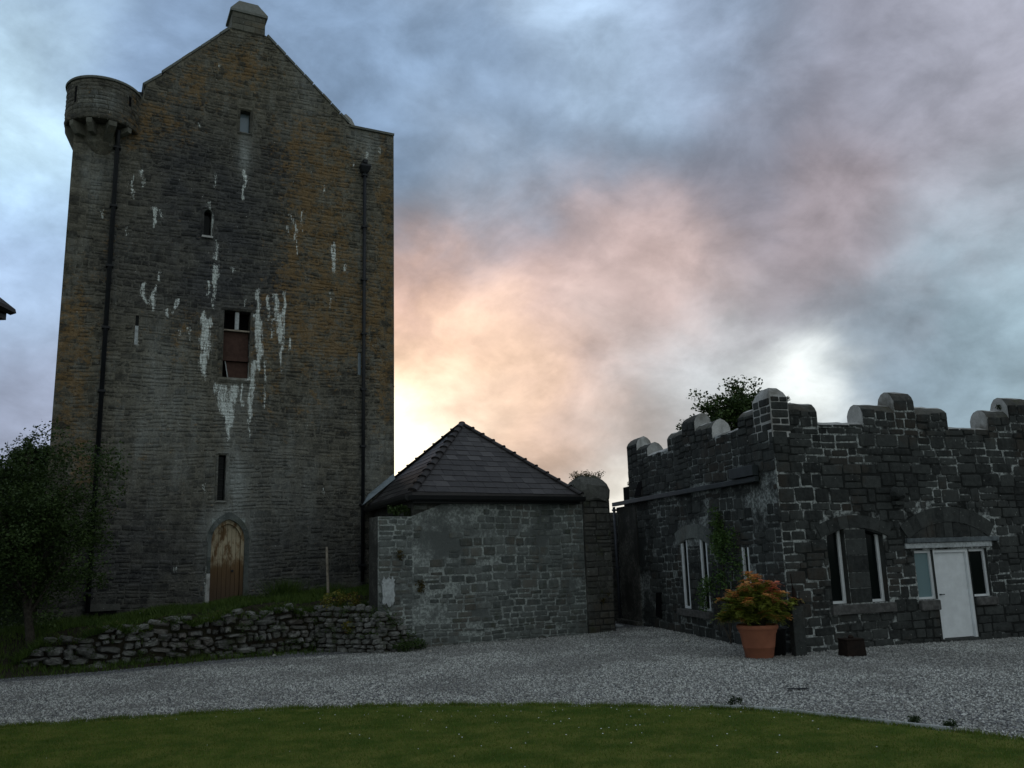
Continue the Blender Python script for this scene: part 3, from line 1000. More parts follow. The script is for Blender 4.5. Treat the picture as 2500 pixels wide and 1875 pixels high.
# =================================================================== TOWER
STREAKS = [([(-5.04, 9.48, 0.065), (-4.98, 9.03, 0.277), (-4.96, 8.43, 0.314), (-4.98, 7.92, 0.231), (-4.96, 7.38, 0.046)], 1), ([(-4.82, 9.3, 0.037), (-4.84, 9.09, 0.139), (-4.91, 8.94, 0.092)], 1), ([(-4.79, 10.96, 0.092), (-4.73, 10.6, 0.213), (-4.77, 10.18, 0.12), (-4.78, 9.59, 0.046)], 1), ([(-4.95, 10.42, 0.083), (-4.93, 9.95, 0.074)], 0.8), ([(-3.5, 10.35, 0.111), (-3.48, 9.59, 0.12), (-3.43, 8.97, 0.24), (-3.41, 8.35, 0.231), (-3.39, 7.79, 0.055)], 1), ([(-3.59, 9.53, 0.065), (-3.54, 8.86, 0.083)], 0.9), ([(-2.97, 10.23, 0.166), (-2.92, 9.65, 0.157), (-2.78, 9.14, 0.287), (-2.77, 8.61, 0.12), (-2.75, 7.78, 0.028)], 1), ([(-2.7, 10.37, 0.065), (-2.69, 9.67, 0.129), (-2.78, 9.24, 0.166)], 1), ([(-3.19, 10.15, 0.139), (-3.16, 9.41, 0.037)], 0.8), ([(-6.72, 10.13, 0.092), (-6.7, 9.75, 0.157), (-6.6, 9.54, 0.055)], 1), ([(-6.39, 10.12, 0.037), (-6.44, 9.58, 0.203), (-6.44, 9.31, 0.037)], 1), ([(-5.76, 9.76, 0.166), (-5.89, 9.32, 0.046)], 0.9), ([(-6.03, 9.43, 0.055), (-6.02, 9.2, 0.037)], 0.8), ([(-5.42, 8.94, 0.083), (-5.41, 8.53, 0.046)], 0.7), ([(-5.71, 8.86, 0.055), (-5.7, 8.69, 0.028)], 0.8), ([(-4.45, 7.29, 0.324), (-4.4, 6.67, 0.305), (-4.21, 6.24, 0.259), (-4.23, 5.65, 0.028)], 0.95), ([(-4.07, 7.31, 0.259), (-4.17, 6.68, 0.213), (-4.15, 6.24, 0.166)], 1), ([(-4.66, 7.35, 0.065), (-4.67, 7.05, 0.083)], 0.8), ([(-3.57, 8.08, 0.12), (-3.57, 7.52, 0.166), (-3.63, 6.76, 0.166), (-3.63, 5.79, 0.028)], 0.95), ([(-3.89, 7.43, 0.046), (-3.86, 6.7, 0.037)], 0.8), ([(-3.85, 9.97, 0.092), (-3.86, 9.76, 0.037)], 0.8), ([(-1.18, 12.05, 0.157), (-1.15, 11.16, 0.055)], 0.8), ([(-1.28, 10.5, 0.092), (-1.26, 9.97, 0.046)], 0.6), ([(-0.84, 11.48, 0.065), (-0.84, 11.24, 0.046)], 0.7), ([(-2.5, 8.85, 0.028), (-2.49, 8.53, 0.102)], 0.9), ([(-3.23, 8.16, 0.065), (-3.22, 6.68, 0.037)], 0.5), ([(-4.29, 10.94, 0.102), (-4.21, 10.87, 0.065)], 0.6), ([(-6.3, 10.53, 0.046), (-6.29, 10.23, 0.028)], 0.6), ([(-3.06, 9.42, 0.028), (-3.06, 8.85, 0.037)], 0.8), ([(-3.81, 7.56, 0.277), (-3.53, 7.53, 0.139)], 0.6), ([(-6.8, 8.68, 0.083), (-6.79, 8.27, 0.074)], 0.5), ([(-4.02, 14.15, 0.077), (-3.99, 13.75, 0.125), (-4.04, 13.14, 0.029)], 1), ([(-7.18, 13.39, 0.048), (-7.13, 12.62, 0.029)], 0.7), ([(-6.92, 13.59, 0.163), (-6.86, 13.07, 0.029)], 0.7), ([(-6.54, 12.5, 0.125), (-6.48, 11.87, 0.029)], 0.9), ([(-6.36, 12.45, 0.115), (-6.31, 12.18, 0.048)], 0.8), ([(-5.02, 12.89, 0.105), (-4.94, 12.57, 0.105), (-4.9, 12.25, 0.038), (-4.92, 11.83, 0.029)], 0.9), ([(-4.77, 11.77, 0.067), (-4.72, 11.12, 0.182)], 0.55), ([(-4.75, 10.95, 0.144), (-4.76, 10.3, 0.144)], 0.9), ([(-2.6, 12.92, 0.077), (-2.45, 12.63, 0.096), (-2.38, 12.35, 0.105), (-2.36, 11.59, 0.038)], 0.75), ([(-2.23, 13.07, 0.048), (-2.21, 12.36, 0.048)], 0.6), ([(-2.69, 12.53, 0.038), (-2.61, 12.26, 0.029)], 0.6), ([(-1.18, 12.18, 0.086), (-1.17, 11.59, 0.173), (-1.16, 11.16, 0.077)], 0.7), ([(-0.83, 11.49, 0.058), (-0.83, 11.26, 0.038)], 0.7), ([(0.36, 15.83, 0.058), (0.36, 15.56, 0.038)], 0.9), ([(-0.1, 15.5, 0.105), (-0.1, 15.06, 0.067)], 0.5), ([(-1.54, 14.13, 0.048), (-1.53, 13.71, 0.038)], 0.5), ([(-4.88, 13.87, 0.029), (-4.86, 13.42, 0.029)], 0.6), ([(-7.23, 11.73, 0.048), (-7.22, 11.51, 0.038)], 0.7), ([(-7.92, 12.2, 0.038), (-7.91, 11.95, 0.029)], 0.6), ([(-0.56, 15.04, 0.038), (-0.56, 14.93, 0.029)], 0.8), ([(-6.72, 10.12, 0.105), (-6.72, 10.04, 0.105)], 0.8), ([(-4.94, 10.39, 0.077), (-4.94, 10.25, 0.077)], 0.8), ([(-4.89, 17.54, 0.144), (-4.85, 17.49, 0.048)], 0.5), ([(-5.43, 15.39, 0.173), (-5.4, 15.34, 0.144)], 0.35), ([(-7.44, 15.88, 0.048), (-7.41, 15.66, 0.029)], 0.5), ([(-4.65, 2.08, 0.051), (-4.66, 1.1, 0.072)], 0.9), ([(-3.64, 2.93, 0.041), (-3.61, 2.72, 0.041)], 0.7), ([(-3.65, 1.84, 0.031), (-3.67, 1.48, 0.041)], 0.6), ([(-5.52, 2.06, 0.082), (-5.49, 2.02, 0.041)], 0.5), ([(-4.8, 4.4, 0.041), (-4.78, 3.98, 0.031)], 0.5), ([(-1.41, 4.33, 0.041), (-1.41, 4.0, 0.031)], 0.5)]


def tower_paint(u, z):
    n = len(u)
    lime = np.zeros(n)
    for pts, strength in STREAKS:
        pts = sorted(pts, key=lambda p: p[1])
        zs = [p[1] for p in pts]
        us = [p[0] for p in pts]
        wd_ = [p[2] for p in pts]
        if zs[-1] - zs[0] < 0.12:
            uc = (us[0] + us[-1]) / 2
            hw = abs(us[-1] - us[0]) / 2 + 0.05
            val = np.clip(1.3 - np.abs(u - uc) / hw, 0, 1) * np.clip(1.4 - np.abs(z - zs[0]) / 0.11, 0, 1)
        else:
            uc = np.interp(z, zs, us) + 0.018 * np.sin(z * 9 + us[0] * 7)
            hw = np.maximum(np.interp(z, zs, wd_) / 2, 0.035)
            val = np.clip(1.55 - np.abs(u - uc) / hw, 0, 1)
            val = val * np.clip((z - zs[0] + 0.08) / 0.08, 0, 1) * np.clip((zs[-1] - z + 0.05) / 0.06, 0, 1)
        lime = np.maximum(lime, val * (0.62 + 0.38 * strength))

    def blob(cu, cz, ru, rz, k=1.0):
        return k * np.exp(-((u - cu) / ru) ** 2 - ((z - cz) / rz) ** 2)
    lich = (blob(-4.2, 17.6, 1.3, 0.9, 1.0) + blob(-1.9, 15.2, 1.3, 1.3, 0.95) + blob(-1.3, 12.6, 0.9, 2.6, 0.85) + blob(-2.3, 13.5, 0.5, 1.2, 0.7)
            + blob(-1.6, 9.8, 1.2, 2.2, 0.85) + blob(-2.7, 11.0, 0.9, 1.6, 0.5) + blob(0.5, 8.0, 0.4, 3.0, 0.6) + blob(-4.6, 8.9, 2.6, 0.7, 0.3) + blob(-8.3, 6.0, 0.6, 1.6, 0.55) + blob(0.55, 13, 0.40, 4.5, 0.85) + blob(-0.3, 9.6, 1.0, 1.6, 0.6) + blob(-6.6, 15.2, 1.1, 0.9, 0.8) + blob(-5.6, 16.5, 0.7, 0.7, .7)
            + blob(-8.4, 8.4, 0.6, 1.9, 0.95) + blob(-7.9, 4.7, 0.35, 0.5, 0.9) + blob(-7.7, 11.5, 0.35, 0.9, 0.5) + blob(-3.3, 8.3, 0.5, 1.5, 0.45) + blob(-5.6, 8.6, 0.6, 1.0, 0.35)
            + blob(-6.2, 5.5, 1.6, 1.8, .25) + blob(-2.2, 6.5, 1.8, 1.5, .28) + blob(-7.3, 14.6, .4, .8, .5))
    wash = (blob(-4.02, 14.6, 0.17, 0.75, 0.75) + blob(-6.2, 7.4, 0.7, 1.4, 0.35) + blob(-4.0, 4.6, 0.42, 1.1, 0.75) + blob(-4.12, 3.25, 0.62, 0.45, 0.85) + blob(-5.9, 5.6, 1.2, 1.5, 0.3)
            + blob(-8.2, 13.2, 0.45, 0.9, 0.45) + blob(-4.1, 6.7, 0.6, 0.9, 0.35) + blob(0.2, 4.8, 0.5, 1.6, 0.35) + blob(-2.6, 4.6, 1.0, 1.4, 0.3)
            + blob(-0.2, 16.0, 0.8, 0.5, 0.35) + blob(-2.2, 17.2, 0.5, 1.3, 0.5) * 0.8 + blob(-4.0, 2.0, 0.75, 1.0, 0.35) + blob(-0.05, 15.3, .2, .6, .5))
    dark = (blob(-5.7, 13.4, 1.4, 2.6, 1.0) + blob(-4.3, 12.0, 1.3, 2.3, 0.85) + blob(-3.0, 14.4, 0.9, 1.6, 0.6) + blob(-5.0, 9.8, 1.8, 1.2, 0.6) + blob(-2.9, 10.4, 0.8, 1.5, 0.5)
            + blob(-4.5, 1.5, 6.0, 2.6, 0.75) + blob(-7.4, 10.6, 1.0, 1.6, 0.5) + blob(-6.8, 2.8, 1.5, 1.5, 0.4) + blob(-1.0, 7.0, 0.9, 1.5, 0.35) + blob(-1.5, 2.5, 1.5, 2, .4)
            + blob(-3.2, 6.0, 0.8, 1.4, .35))
    for pu in (-7.62, -0.2):  # darker band along each drainpipe
        dark += 0.5 * np.exp(-((u - pu) / 0.10) ** 2) * (z < 14.8)
    return np.stack([np.clip(lime, 0, 1), np.clip(lich, 0, 0.85), np.clip(wash, 0, 1), np.clip(dark, 0, 1)], 1)


UL, UR = -8.76, 0.84


def rake_top(u):
    if u < -7.0: return 15.9
    if u < -6.5: return 16.30 + (u + 7.0) * 0.9
    if u < -4.6: return 16.83 + (u + 6.5) * 1.05
    if u < -3.5: return 18.9
    if u < -0.72: return 18.9 + (u + 3.5) * -0.905
    return 16.26


def rake_iv(z):
    """free width at height z"""
    a, b_ = UL, UR
    if z > 15.9: a = -7.0
    if z > 16.3: a = -7.0 + (z - 16.30) / 0.9
    if z > 16.83: a = -6.5 + (z - 16.83) / 1.05
    if z > 16.26: b_ = -3.5 - (z - 18.9) / 0.905
    return a, b_


tower = thing('tower_house', TW.V(-4, 0, 0), 'tall gabled stone tower with lichen, white lime streaks and a round corner turret', 'tower')
DOOR = (-4.57, -3.66, 1.0, 3.42)
T_HOLES = [DOOR, (-4.20, -3.89, 15.39, 16.12), (-5.14, -4.92, 11.80, 12.65), (-4.45, -3.69, 7.53, 9.57), (-4.46, -4.25, 3.93, 5.23), (-6.86, -6.77, 8.30, 9.16), (-0.36, -0.25, 7.88, 8.62)]
shell(TW, UL, UR, -0.3, 19.0, T_HOLES, 0.42, 'tower_stone', tower, 'wall', step=0.09, top=rake_top, paint=tower_paint)
# body behind the skin
poly = [(UL, -0.3), (UR, -0.3), (UR, 16.26), (-0.72, 16.26), (-0.72, 16.39), (-3.5, 18.9), (-4.6, 18.9), (-4.6, 18.83), (-6.5, 16.83), (-7.0, 16.3), (-7.0, 15.9), (UL, 15.9)]
o = mesh('body', *prism(TW, poly, -9.2, -0.42), 'grey_limestone', tower)
n = len(poly)
Vr = [TW.T(u, -0.42, z) for u, z in poly] + [TW.T(u, 0, z) for u, z in poly]
mesh('wall_edge', Vr, [(i, (i + 1) % n, (i + 1) % n + n, i + n) for i in range(n)], 'grey_limestone', tower)


def relief_stones(fr_map, rects, paint, step, depth, wob=False):
    """stones with a finely divided face; returns list of (V, Ffront4, PU, PZ)"""
    res = []
    for (u, z, w, h) in rects:
        nu = max(2, int(round(w / step))) + 1
        nz = max(2, int(round(h / step))) + 1
        du = np.linspace(0, 1, nu); dz_ = np.linspace(0, 1, nz)
        A, B = np.meshgrid(du, dz_, indexing='ij')
        dep = rng.uniform(*depth)
        edge = np.minimum(np.minimum(A, 1 - A) * w, np.minimum(B, 1 - B) * h)
        D_ = np.where(edge < 1e-6, dep * 0.4, dep) + rng.normal(0, 0.0025, A.shape)
        ins = 0.008
        j = rng.uniform(-0.016, 0.018, 6) if wob else np.zeros(6)
        U_ = u + ins + j[0] * (1 - A) + j[1] * A * .6 + A * (w - 2 * ins) + rng.normal(0, .004, A.shape)
        Z_ = z + ins + B * (h - 2 * ins) + rng.normal(0, .004, A.shape) + (j[2] * A + j[3] * (1 - A)) * B + (j[4] * A + j[5] * (1 - A)) * (1 - B)
        if wob:
            Z_ = Z_ + 0.045 * np.sin(U_ * 0.85 + z * 0.9) + 0.012 * np.sin(U_ * 2.9 - z * 2.1) + rng.uniform(-.014, .014) + (U_ - u) * rng.uniform(-.04, .04)
        idx = np.arange(nu * nz).reshape(nu, nz)
        F = np.stack([idx[:-1, :-1], idx[1:, :-1], idx[1:, 1:], idx[:-1, 1:]], -1).reshape(-1, 4)
        ring = list(idx[:, 0]) + list(idx[-1, 1:]) + list(idx[-2::-1, -1]) + list(idx[0, -2:0:-1])
        ru, rz = U_.ravel()[ring], Z_.ravel()[ring]
        cu, cz = u + w / 2, z + h / 2
        ru2 = cu + (ru - cu) * 1.03; rz2 = cz + (rz - cz) * 1.03
        k0 = nu * nz; nr = len(ring)
        F2 = np.array([(ring[i], k0 + i, k0 + (i + 1) % nr, ring[(i + 1) % nr]) for i in range(nr)])
        PU = np.concatenate([U_.ravel(), ru2]); PZ = np.concatenate([Z_.ravel(), rz2])
        PD = np.concatenate([D_.ravel(), np.full(nr, -0.004)])
        res.append((fr_map(PU, PD, PZ), np.concatenate([F, F2]), PU, PZ, w * h / (1 + ((z - 2) / 8.0) ** 2 if z > 2 else 1)))
    return res


def emit_relief(items, limit, parent, paint, mat_name, rest_name='rubble_facing'):
    items.sort(key=lambda t: -t[4])
    for V_, F_, PU, PZ, _ in items[:limit]:
        c = V_.mean(0)
        me = bpy.data.meshes.new('stone')
        me.from_pydata(V_ - c, [], F_.tolist())
        me.materials.append(MATS[mat_name])
        set_stain(me, paint(PU, PZ))
        o = bpy.data.objects.new('stone', me)
        COL.objects.link(o)
        o.parent = parent
        o.location = Vector(c) - wloc(parent)
    VV, FF, UU, ZZ, k = [], [], [], [], 0
    for V_, F_, PU, PZ, _ in items[limit:]:
        VV.append(V_); FF.append(F_ + k); UU.append(PU); ZZ.append(PZ); k += len(V_)
    if VV:
        o = mesh_fast(rest_name, np.concatenate(VV), np.concatenate(FF), mat_name, parent)
        set_stain(o.data, paint(np.concatenate(UU), np.concatenate(ZZ)))
        tag(o, kind='stuff')


r_ = random.Random(11)
hol = [(a - 0.13, b_ + 0.13, c - 0.12, e + 0.13) for a, b_, c, e in T_HOLES[:1]] + [(a - 0.09, b_ + 0.09, c - 0.10, e + 0.12) for a, b_, c, e in T_HOLES[1:5]] + T_HOLES[5:]
quo = []
z = 0.3
k = 0
while z < 15.8:
    h = r_.uniform(0.20, 0.32)
    wl = 0.46 if k % 2 else 0.28
    quo.append((UL, z, wl, h)); quo.append((UR - (0.30 if k % 2 else 0.46), z, 0.30 if k % 2 else 0.46, h))
    z += h; k += 1
hol_q = hol + [(q[0], q[0] + q[2], q[1], q[1] + q[3]) for q in quo]
rects = courses(UL, UR, 0.3, 18.80, (0.085, 0.235), (0.12, 0.46), r_, hol_q, rake=rake_iv, gap=0.009, split=0.6)
quo = [(u + .005, z + .005, w - .01, h - .01) for u, z, w, h in quo]
emit_relief(relief_stones(TW.T, rects, tower_paint, 0.055, (0.000, 0.009), wob=True), 230, tower, tower_paint, 'tower_stone')
for it in relief_stones(TW.T, quo, tower_paint, 0.08, (0.012, 0.024)):
    V_, F_, PU, PZ, _ = it
    c = V_.mean(0)
    me = bpy.data.meshes.new('quoin')
    me.from_pydata(V_ - c, [], F_.tolist())
    me.materials.append(MATS['tower_stone'])
    set_stain(me, tower_paint(PU, PZ))
    o = bpy.data.objects.new('quoin', me); COL.objects.link(o); o.parent = tower
    o.location = Vector(c) - wloc(tower)


def dressing(u0, u1, z0, z1, name, d1=0.045, d0=-0.004):
    """dressed stone with the tower's weathering"""
    it = relief_stones(TW.T, [(u0, z0, u1 - u0, z1 - z0)], tower_paint, 0.07, (d1, d1))[0]
    V_, F_, PU, PZ, _ = it
    c = V_.mean(0)
    me = bpy.data.meshes.new(name)
    me.from_pydata(V_ - c, [], F_.tolist())
    me.materials.append(MATS['tower_stone'])
    set_stain(me, tower_paint(PU, PZ))
    o = bpy.data.objects.new(name, me); COL.objects.link(o); o.parent = tower
    o.location = Vector(c) - wloc(tower)


def slit(h, glass, lintel=0.10, jamb=0.08):
    a, b_, c, e = h
    if jamb:
        z = c
        while z < e - 0.05:
            z2 = min(z + 0.42, e)
            dressing(a - jamb, a - 0.003, z, z2 - 0.005, 'jamb_stone')
            dressing(b_ + 0.003, b_ + jamb, z, z2 - 0.005, 'jamb_stone')
            z = z2
        dressing(a - jamb, b_ + jamb, e + 0.003, e + lintel, 'lintel')
        dressing(a - jamb, b_ + jamb, c - 0.09, c - 0.003, 'sill')
    box(TW, a + 0.005, b_ - 0.005, (-0.26 if jamb else -0.08), (-0.24 if jamb else -0.06), c + 0.005, e - 0.005, 'pane', glass, tower)


slit(T_HOLES[1], 'sky_painted_glass')
slit(T_HOLES[2], 'dark_glass')
slit(T_HOLES[4], 'dark_glass')
slit(T_HOLES[5], 'dark_glass', jamb=0)
slit(T_HOLES[6], 'sky_painted_glass', jamb=0)
box(TW, -6.858, -6.772, -0.2, 0.012, 8.302, 8.85, 'sill_block', 'aged_paint', tower)
# rounded head filler of the small arched window, pale sill
mb = MB()
for i in range(8):
    a0, a1 = math.pi * i / 8, math.pi * (i + 1) / 8
    pz = lambda a: 12.54 + 0.108 * math.sin(a)
    mb.add(*prism(TW, [(-5.03 - 0.109 * math.cos(a0), pz(a0)), (-5.03 - 0.109 * math.cos(a1), pz(a1)), (-5.03 - 0.109 * math.cos(a1), 12.649), (-5.03 - 0.109 * math.cos(a0), 12.649)], -0.2, 0.02))
mb.build('arched_head', 'grey_limestone', tower)
box(TW, -5.19, -4.87, -0.2, 0.09, 11.74, 11.80, 'sill', 'cement_cap', tower)
# louvre bars in the tall slit
for i in range(7):
    box(TW, -4.455, -4.255, -0.20, -0.185, 4.05 + i * 0.16, 4.065 + i * 0.16, 'glazing_bar', 'black_iron', tower)

# big boarded window
a, b_, c, e = T_HOLES[3]
win = mesh('window', *boxgeo(TW, a + 0.003, b_ - 0.003, -0.40, -0.38, c + 0.003, e - 0.003), 'dark_inside', tower)
dressing(a - 0.11, b_ + 0.11, e + 0.004, e + 0.15, 'lintel', 0.05)
dressing(a - 0.14, b_ + 0.14, c - 0.16, c - 0.004, 'sill', 0.06)
for zz in (c, c + .5, c + 1.0, c + 1.5):
    dressing(a - 0.15, a - 0.004, zz + .003, zz + 0.5, 'jamb_stone')
    dressing(b_ + 0.004, b_ + 0.15, zz + .003, zz + 0.5, 'jamb_stone')
box(TW, a + 0.004, b_ - 0.004, -0.18, -0.08, 8.965, 9.01, 'transom', 'weathered_timber', win)
box(TW, (a + b_) / 2 - 0.055, (a + b_) / 2 + 0.055, -0.17, -0.07, 9.012, 9.55, 'mullion', 'aged_paint', win)
box(TW, a + 0.02, b_ - 0.02, -0.22, -0.19, 8.19, 8.96, 'board', 'board_brown', win)
box(TW, a + 0.004, b_ - 0.01, -0.19, -0.12, 8.06, 8.20, 'rail', 'board_brown', win)
V, F = prism(TW, [(a + 0.20, 7.54), (b_ - 0.01, 7.54), (b_ - 0.01, 8.05), (a + 0.10, 8.05)], -0.25, -0.22)
mesh('board', V, F, 'board_brown', win)
V, F = prism(TW, [(a + 0.175, 7.54), (a + 0.205, 7.54), (a + 0.11, 8.05), (a + 0.085, 8.05)], -0.23, -0.19)
mesh('lath', V, F, 'aged_paint', win)

# arched door
DC = (DOOR[0] + DOOR[1]) / 2
HW = (DOOR[1] - DOOR[0]) / 2
ZS = 2.80


def gothic(hw, zs, apex, n=10):
    """left springing -> apex -> right springing, pointed arch"""
    rise = apex - zs
    R = (hw * hw + rise * rise) / (2 * hw)
    pts = []
    for i in range(n + 1):
        t = i / n
        ang = t * math.acos((R - hw) / R) if R > hw else t * math.pi / 2
        x = -hw + R - R * math.cos(ang)
        pts.append((x, zs + R * math.sin(ang)))
    return pts + [(-x, z) for x, z in pts[-2::-1]]


arch = [(DC + x, z) for x, z in gothic(HW, ZS, 3.40)]
mb = MB()
for i in range(len(arch) - 1):
    (u0, z0), (u1, z1) = arch[i], arch[i + 1]
    mb.add(*prism(TW, [(u0, z0), (u1, z1), (u1, 3.421), (u0, 3.421)], -0.4, 0.004))
mb.build('arch_infill', 'grey_mortar', tower)
# smooth cement band around the door head
outer = [(DC + x * 1.0, z) for x, z in gothic(HW + 0.13, ZS - 0.02, 3.60)]
mb = MB()
for i in range(len(arch) - 1):
    mb.add(*prism(TW, [arch[i], arch[i + 1], outer[i + 1], outer[i]], -0.003, 0.035))
mb.build('door_surround', 'grey_limestone', tower)
for sgn, x0, x1 in ((-1, DOOR[0] - 0.10, DOOR[0] - 0.004), (1, DOOR[1] + 0.004, DOOR[1] + 0.12)):
    z = 1.0
    while z < ZS - 0.05:
        z2 = min(z + 0.45, ZS)
        box(TW, x0, x1, -0.003, 0.035, z, z2 - 0.004, 'jamb_stone', 'cement_cap' if z < 1.9 and sgn < 0 else 'grey_limestone', tower)
        z = z2
door = mesh('door', *prism(TW, [(DOOR[0] + .004, 1.0)] + [(DC + x, z) for x, z in gothic(HW - .004, ZS, 3.39)] + [(DOOR[1] - .004, 1.0)], -0.24, -0.20), 'dark_inside', tower)
fr_o = [(DOOR[0] + .003, 1.0)] + [(DC + x, z) for x, z in gothic(HW - .003, ZS, 3.395)] + [(DOOR[1] - .003, 1.0)]
fr_i = [(DOOR[0] + .09, 1.0)] + [(DC + x, z) for x, z in gothic(HW - .09, ZS, 3.28)] + [(DOOR[1] - .09, 1.0)]
mb = MB()
for i in range(len(fr_o) - 1):
    mb.add(*prism(TW, [fr_o[i], fr_o[i + 1], fr_i[i + 1], fr_i[i]], -0.19, -0.06))
mb.build('door_frame', 'old_planks', door)
gi = gothic(HW - .095, ZS, 3.275, 16)
gxs = [p[0] for p in gi]; gzs = [p[1] for p in gi]
npl = 6
w0 = -HW + .097
pw = (2 * HW - .194) / npl
for i in range(npl):
    x0 = w0 + i * pw + .004; x1 = w0 + (i + 1) * pw - .004
    xs = np.linspace(x0, x1, 5)
    poly = [(DC + x0, 1.03), (DC + x1, 1.03)] + [(DC + x, float(np.interp(x, gxs, gzs))) for x in xs[::-1]]
    mesh('plank', *prism(TW, poly, -0.195, -0.155 + 0.006 * (i % 2)), 'old_planks', door)
V, F = tube([TW.V(DC + 0.16, -0.15, 1.95), TW.V(DC + 0.16, -0.10, 1.95)], [0.035, 0.035], 10)
mesh('handle', V, F, 'black_iron', door)

# gable coping, roof, parapet, chimney
def coping(u0, z0, u1, z1, n_):
    for i in range(n_):
        a0, a1 = i / n_ + 0.004, (i + 1) / n_ - 0.004
        p0 = (u0 + (u1 - u0) * a0, z0 + (z1 - z0) * a0)
        p1 = (u0 + (u1 - u0) * a1, z0 + (z1 - z0) * a1)
        L = math.hypot(p1[0] - p0[0], p1[1] - p0[1])
        nx, nz = -(p1[1] - p0[1]) / L * 0.07, (p1[0] - p0[0]) / L * 0.07
        dd = 0.03 + rnd.uniform(0, .02)
        jz = rnd.uniform(-.008, .012)
        mesh('coping_stone', *prism(TW, [(p0[0], p0[1] + .003), (p1[0], p1[1] + .003), (p1[0] + nx, p1[1] + nz + jz), (p0[0] + nx, p0[1] + nz + jz)], -0.6, dd), 'coping_grey', tower)


coping(-6.5, 16.83, -4.62, 18.82, 7)
coping(-7.0, 16.30, -6.52, 16.75, 2)
coping(-3.48, 18.90, -0.74, 16.41, 9)
for i in range(3):
    u0 = -0.68 + i * 0.51
    box(TW, u0, u0 + 0.50, -0.55, 0.07, 16.263, 16.34, 'coping_stone', 'coping_grey', tower)
mesh('kneeler', *prism(TW, [(-0.95, 16.64), (-0.70, 16.41), (-0.5, 16.345), (-0.62, 16.58), (-0.82, 16.73)], -0.6, 0.0), 'cement_cap', tower)
rf = MB()
rf.add(*prism(TW, [(-6.9, 16.55), (-4.05, 19.15), (-4.05, 19.02), (-6.9, 16.42)], -8.5, -0.9))
rf.add(*prism(TW, [(-4.05, 19.15), (-0.8, 16.62), (-0.8, 16.49), (-4.05, 19.02)], -8.5, -0.9))
rf.build('roof', 'slate', tower)
ch = mesh('chimney', *boxgeo(TW, -4.56, -3.53, -0.85, 0.02, 18.85, 19.50), 'turret_stone', tower)
V = [TW.T(u, d, z) for u, d, z in ((-4.63, .08, 19.48), (-3.46, .08, 19.48), (-3.46, -.92, 19.48), (-4.63, -.92, 19.48), (-4.63, .08, 19.56), (-3.46, .08, 19.56), (-3.46, -.92, 19.56), (-4.63, -.92, 19.56), (-4.34, -.14, 20.02), (-3.75, -.14, 20.02), (-3.75, -.70, 20.02), (-4.34, -.70, 20.02))]
mesh('chimney_cap', V, [(0, 3, 2, 1), (0, 1, 5, 4), (1, 2, 6, 5), (2, 3, 7, 6), (3, 0, 4, 7), (4, 5, 9, 8), (5, 6, 10, 9), (6, 7, 11, 10), (7, 4, 8, 11), (8, 9, 10, 11)], 'coping_grey', ch)
for i, zz in enumerate((18.87, 19.08, 19.29)):
    off = 0.25 if i % 2 else 0.0
    uu = -4.555
    for w in ((0.35, 0.35, 0.32) if i % 2 == 0 else (0.2, 0.4, 0.42)):
        box(TW, uu + .004, uu + w - .004, 0.016, 0.04, zz + .004, zz + 0.2, 'stone', 'turret_stone', ch)
        uu += w

# bartizan turret at the left corner
TC = (-8.04, -0.28)
tur = None


def cyl_map(R):
    def f(u, d, z):
        a = np.asarray(u) / R
        rr = R + np.asarray(d)
        return TW.T(TC[0] + rr * np.cos(a), TC[1] + rr * np.sin(a), z)
    return f


def turret_paint(u, z):
    n = len(u)
    a = u / 0.985
    lich = 0.55 * np.exp(-((a - 0.5) / 0.5) ** 2) + 0.25 * np.exp(-((z - 14.75) / 0.2) ** 2)
    wash = 0.45 * np.exp(-((a - 1.7) / 0.5) ** 2 - ((z - 15.2) / .3) ** 2)
    return np.stack([np.zeros(n), lich, wash, np.full(n, 0.25)], 1)


def ring_mesh(name, prof, mat_name, parent, n=56, paint=None, a0=0.0, a1=2 * math.pi):
    V, F, PU, PZ = [], [], [], []
    for rr, z in prof:
        for k in range(n + 1):
            a = a0 + (a1 - a0) * k / n
            V.append(TW.T(TC[0] + rr * math.cos(a), TC[1] + rr * math.sin(a), z)); PU.append(a * 0.985); PZ.append(z)
    for i in range(len(prof) - 1):
        for k in range(n):
            F.append((i * (n + 1) + k, i * (n + 1) + k + 1, (i + 1) * (n + 1) + k + 1, (i + 1) * (n + 1) + k))
    o = mesh(name, V, F, mat_name, parent)
    if paint:
        set_stain(o.data, paint(np.array(PU), np.array(PZ)))
    return o


ring_mesh('corbel_drum', [(0.30, 13.850), (0.5, 14.150), (0.60, 14.450), (0.62, 14.649), (0.3, 14.649)], 'tower_stone', tower, paint=turret_paint)
tur = ring_mesh('turret', [(0.55, 14.650), (0.96, 14.650), (0.985, 14.670), (0.985, 15.850), (0.72, 15.850), (0.72, 15.350), (0.0, 15.350)], 'tower_stone', tower, paint=turret_paint)
rects = courses(-0.25, 0.985 * math.pi + 1.3, 14.670, 15.840, (0.10, 0.17), (0.18, 0.42), r_, [(0.985 * 0.82 - .05, 0.985 * 0.82 + .05, 15.300, 15.600), (0.985 * 2.42 - .04, 0.985 * 2.42 + .04, 15.150, 15.650)], gap=0.012, split=0.0)
items = relief_stones(cyl_map(0.985), rects, turret_paint, 0.07, (0.008, 0.024))
for V_, F_, PU, PZ, _ in items:
    c = V_.mean(0)
    me = bpy.data.meshes.new('stone'); me.from_pydata(V_ - c, [], F_.tolist()); me.materials.append(MATS['tower_stone'])
    set_stain(me, turret_paint(PU, PZ))
    o = bpy.data.objects.new('stone', me); COL.objects.link(o); o.parent = tur; o.location = Vector(c) - wloc(tur)
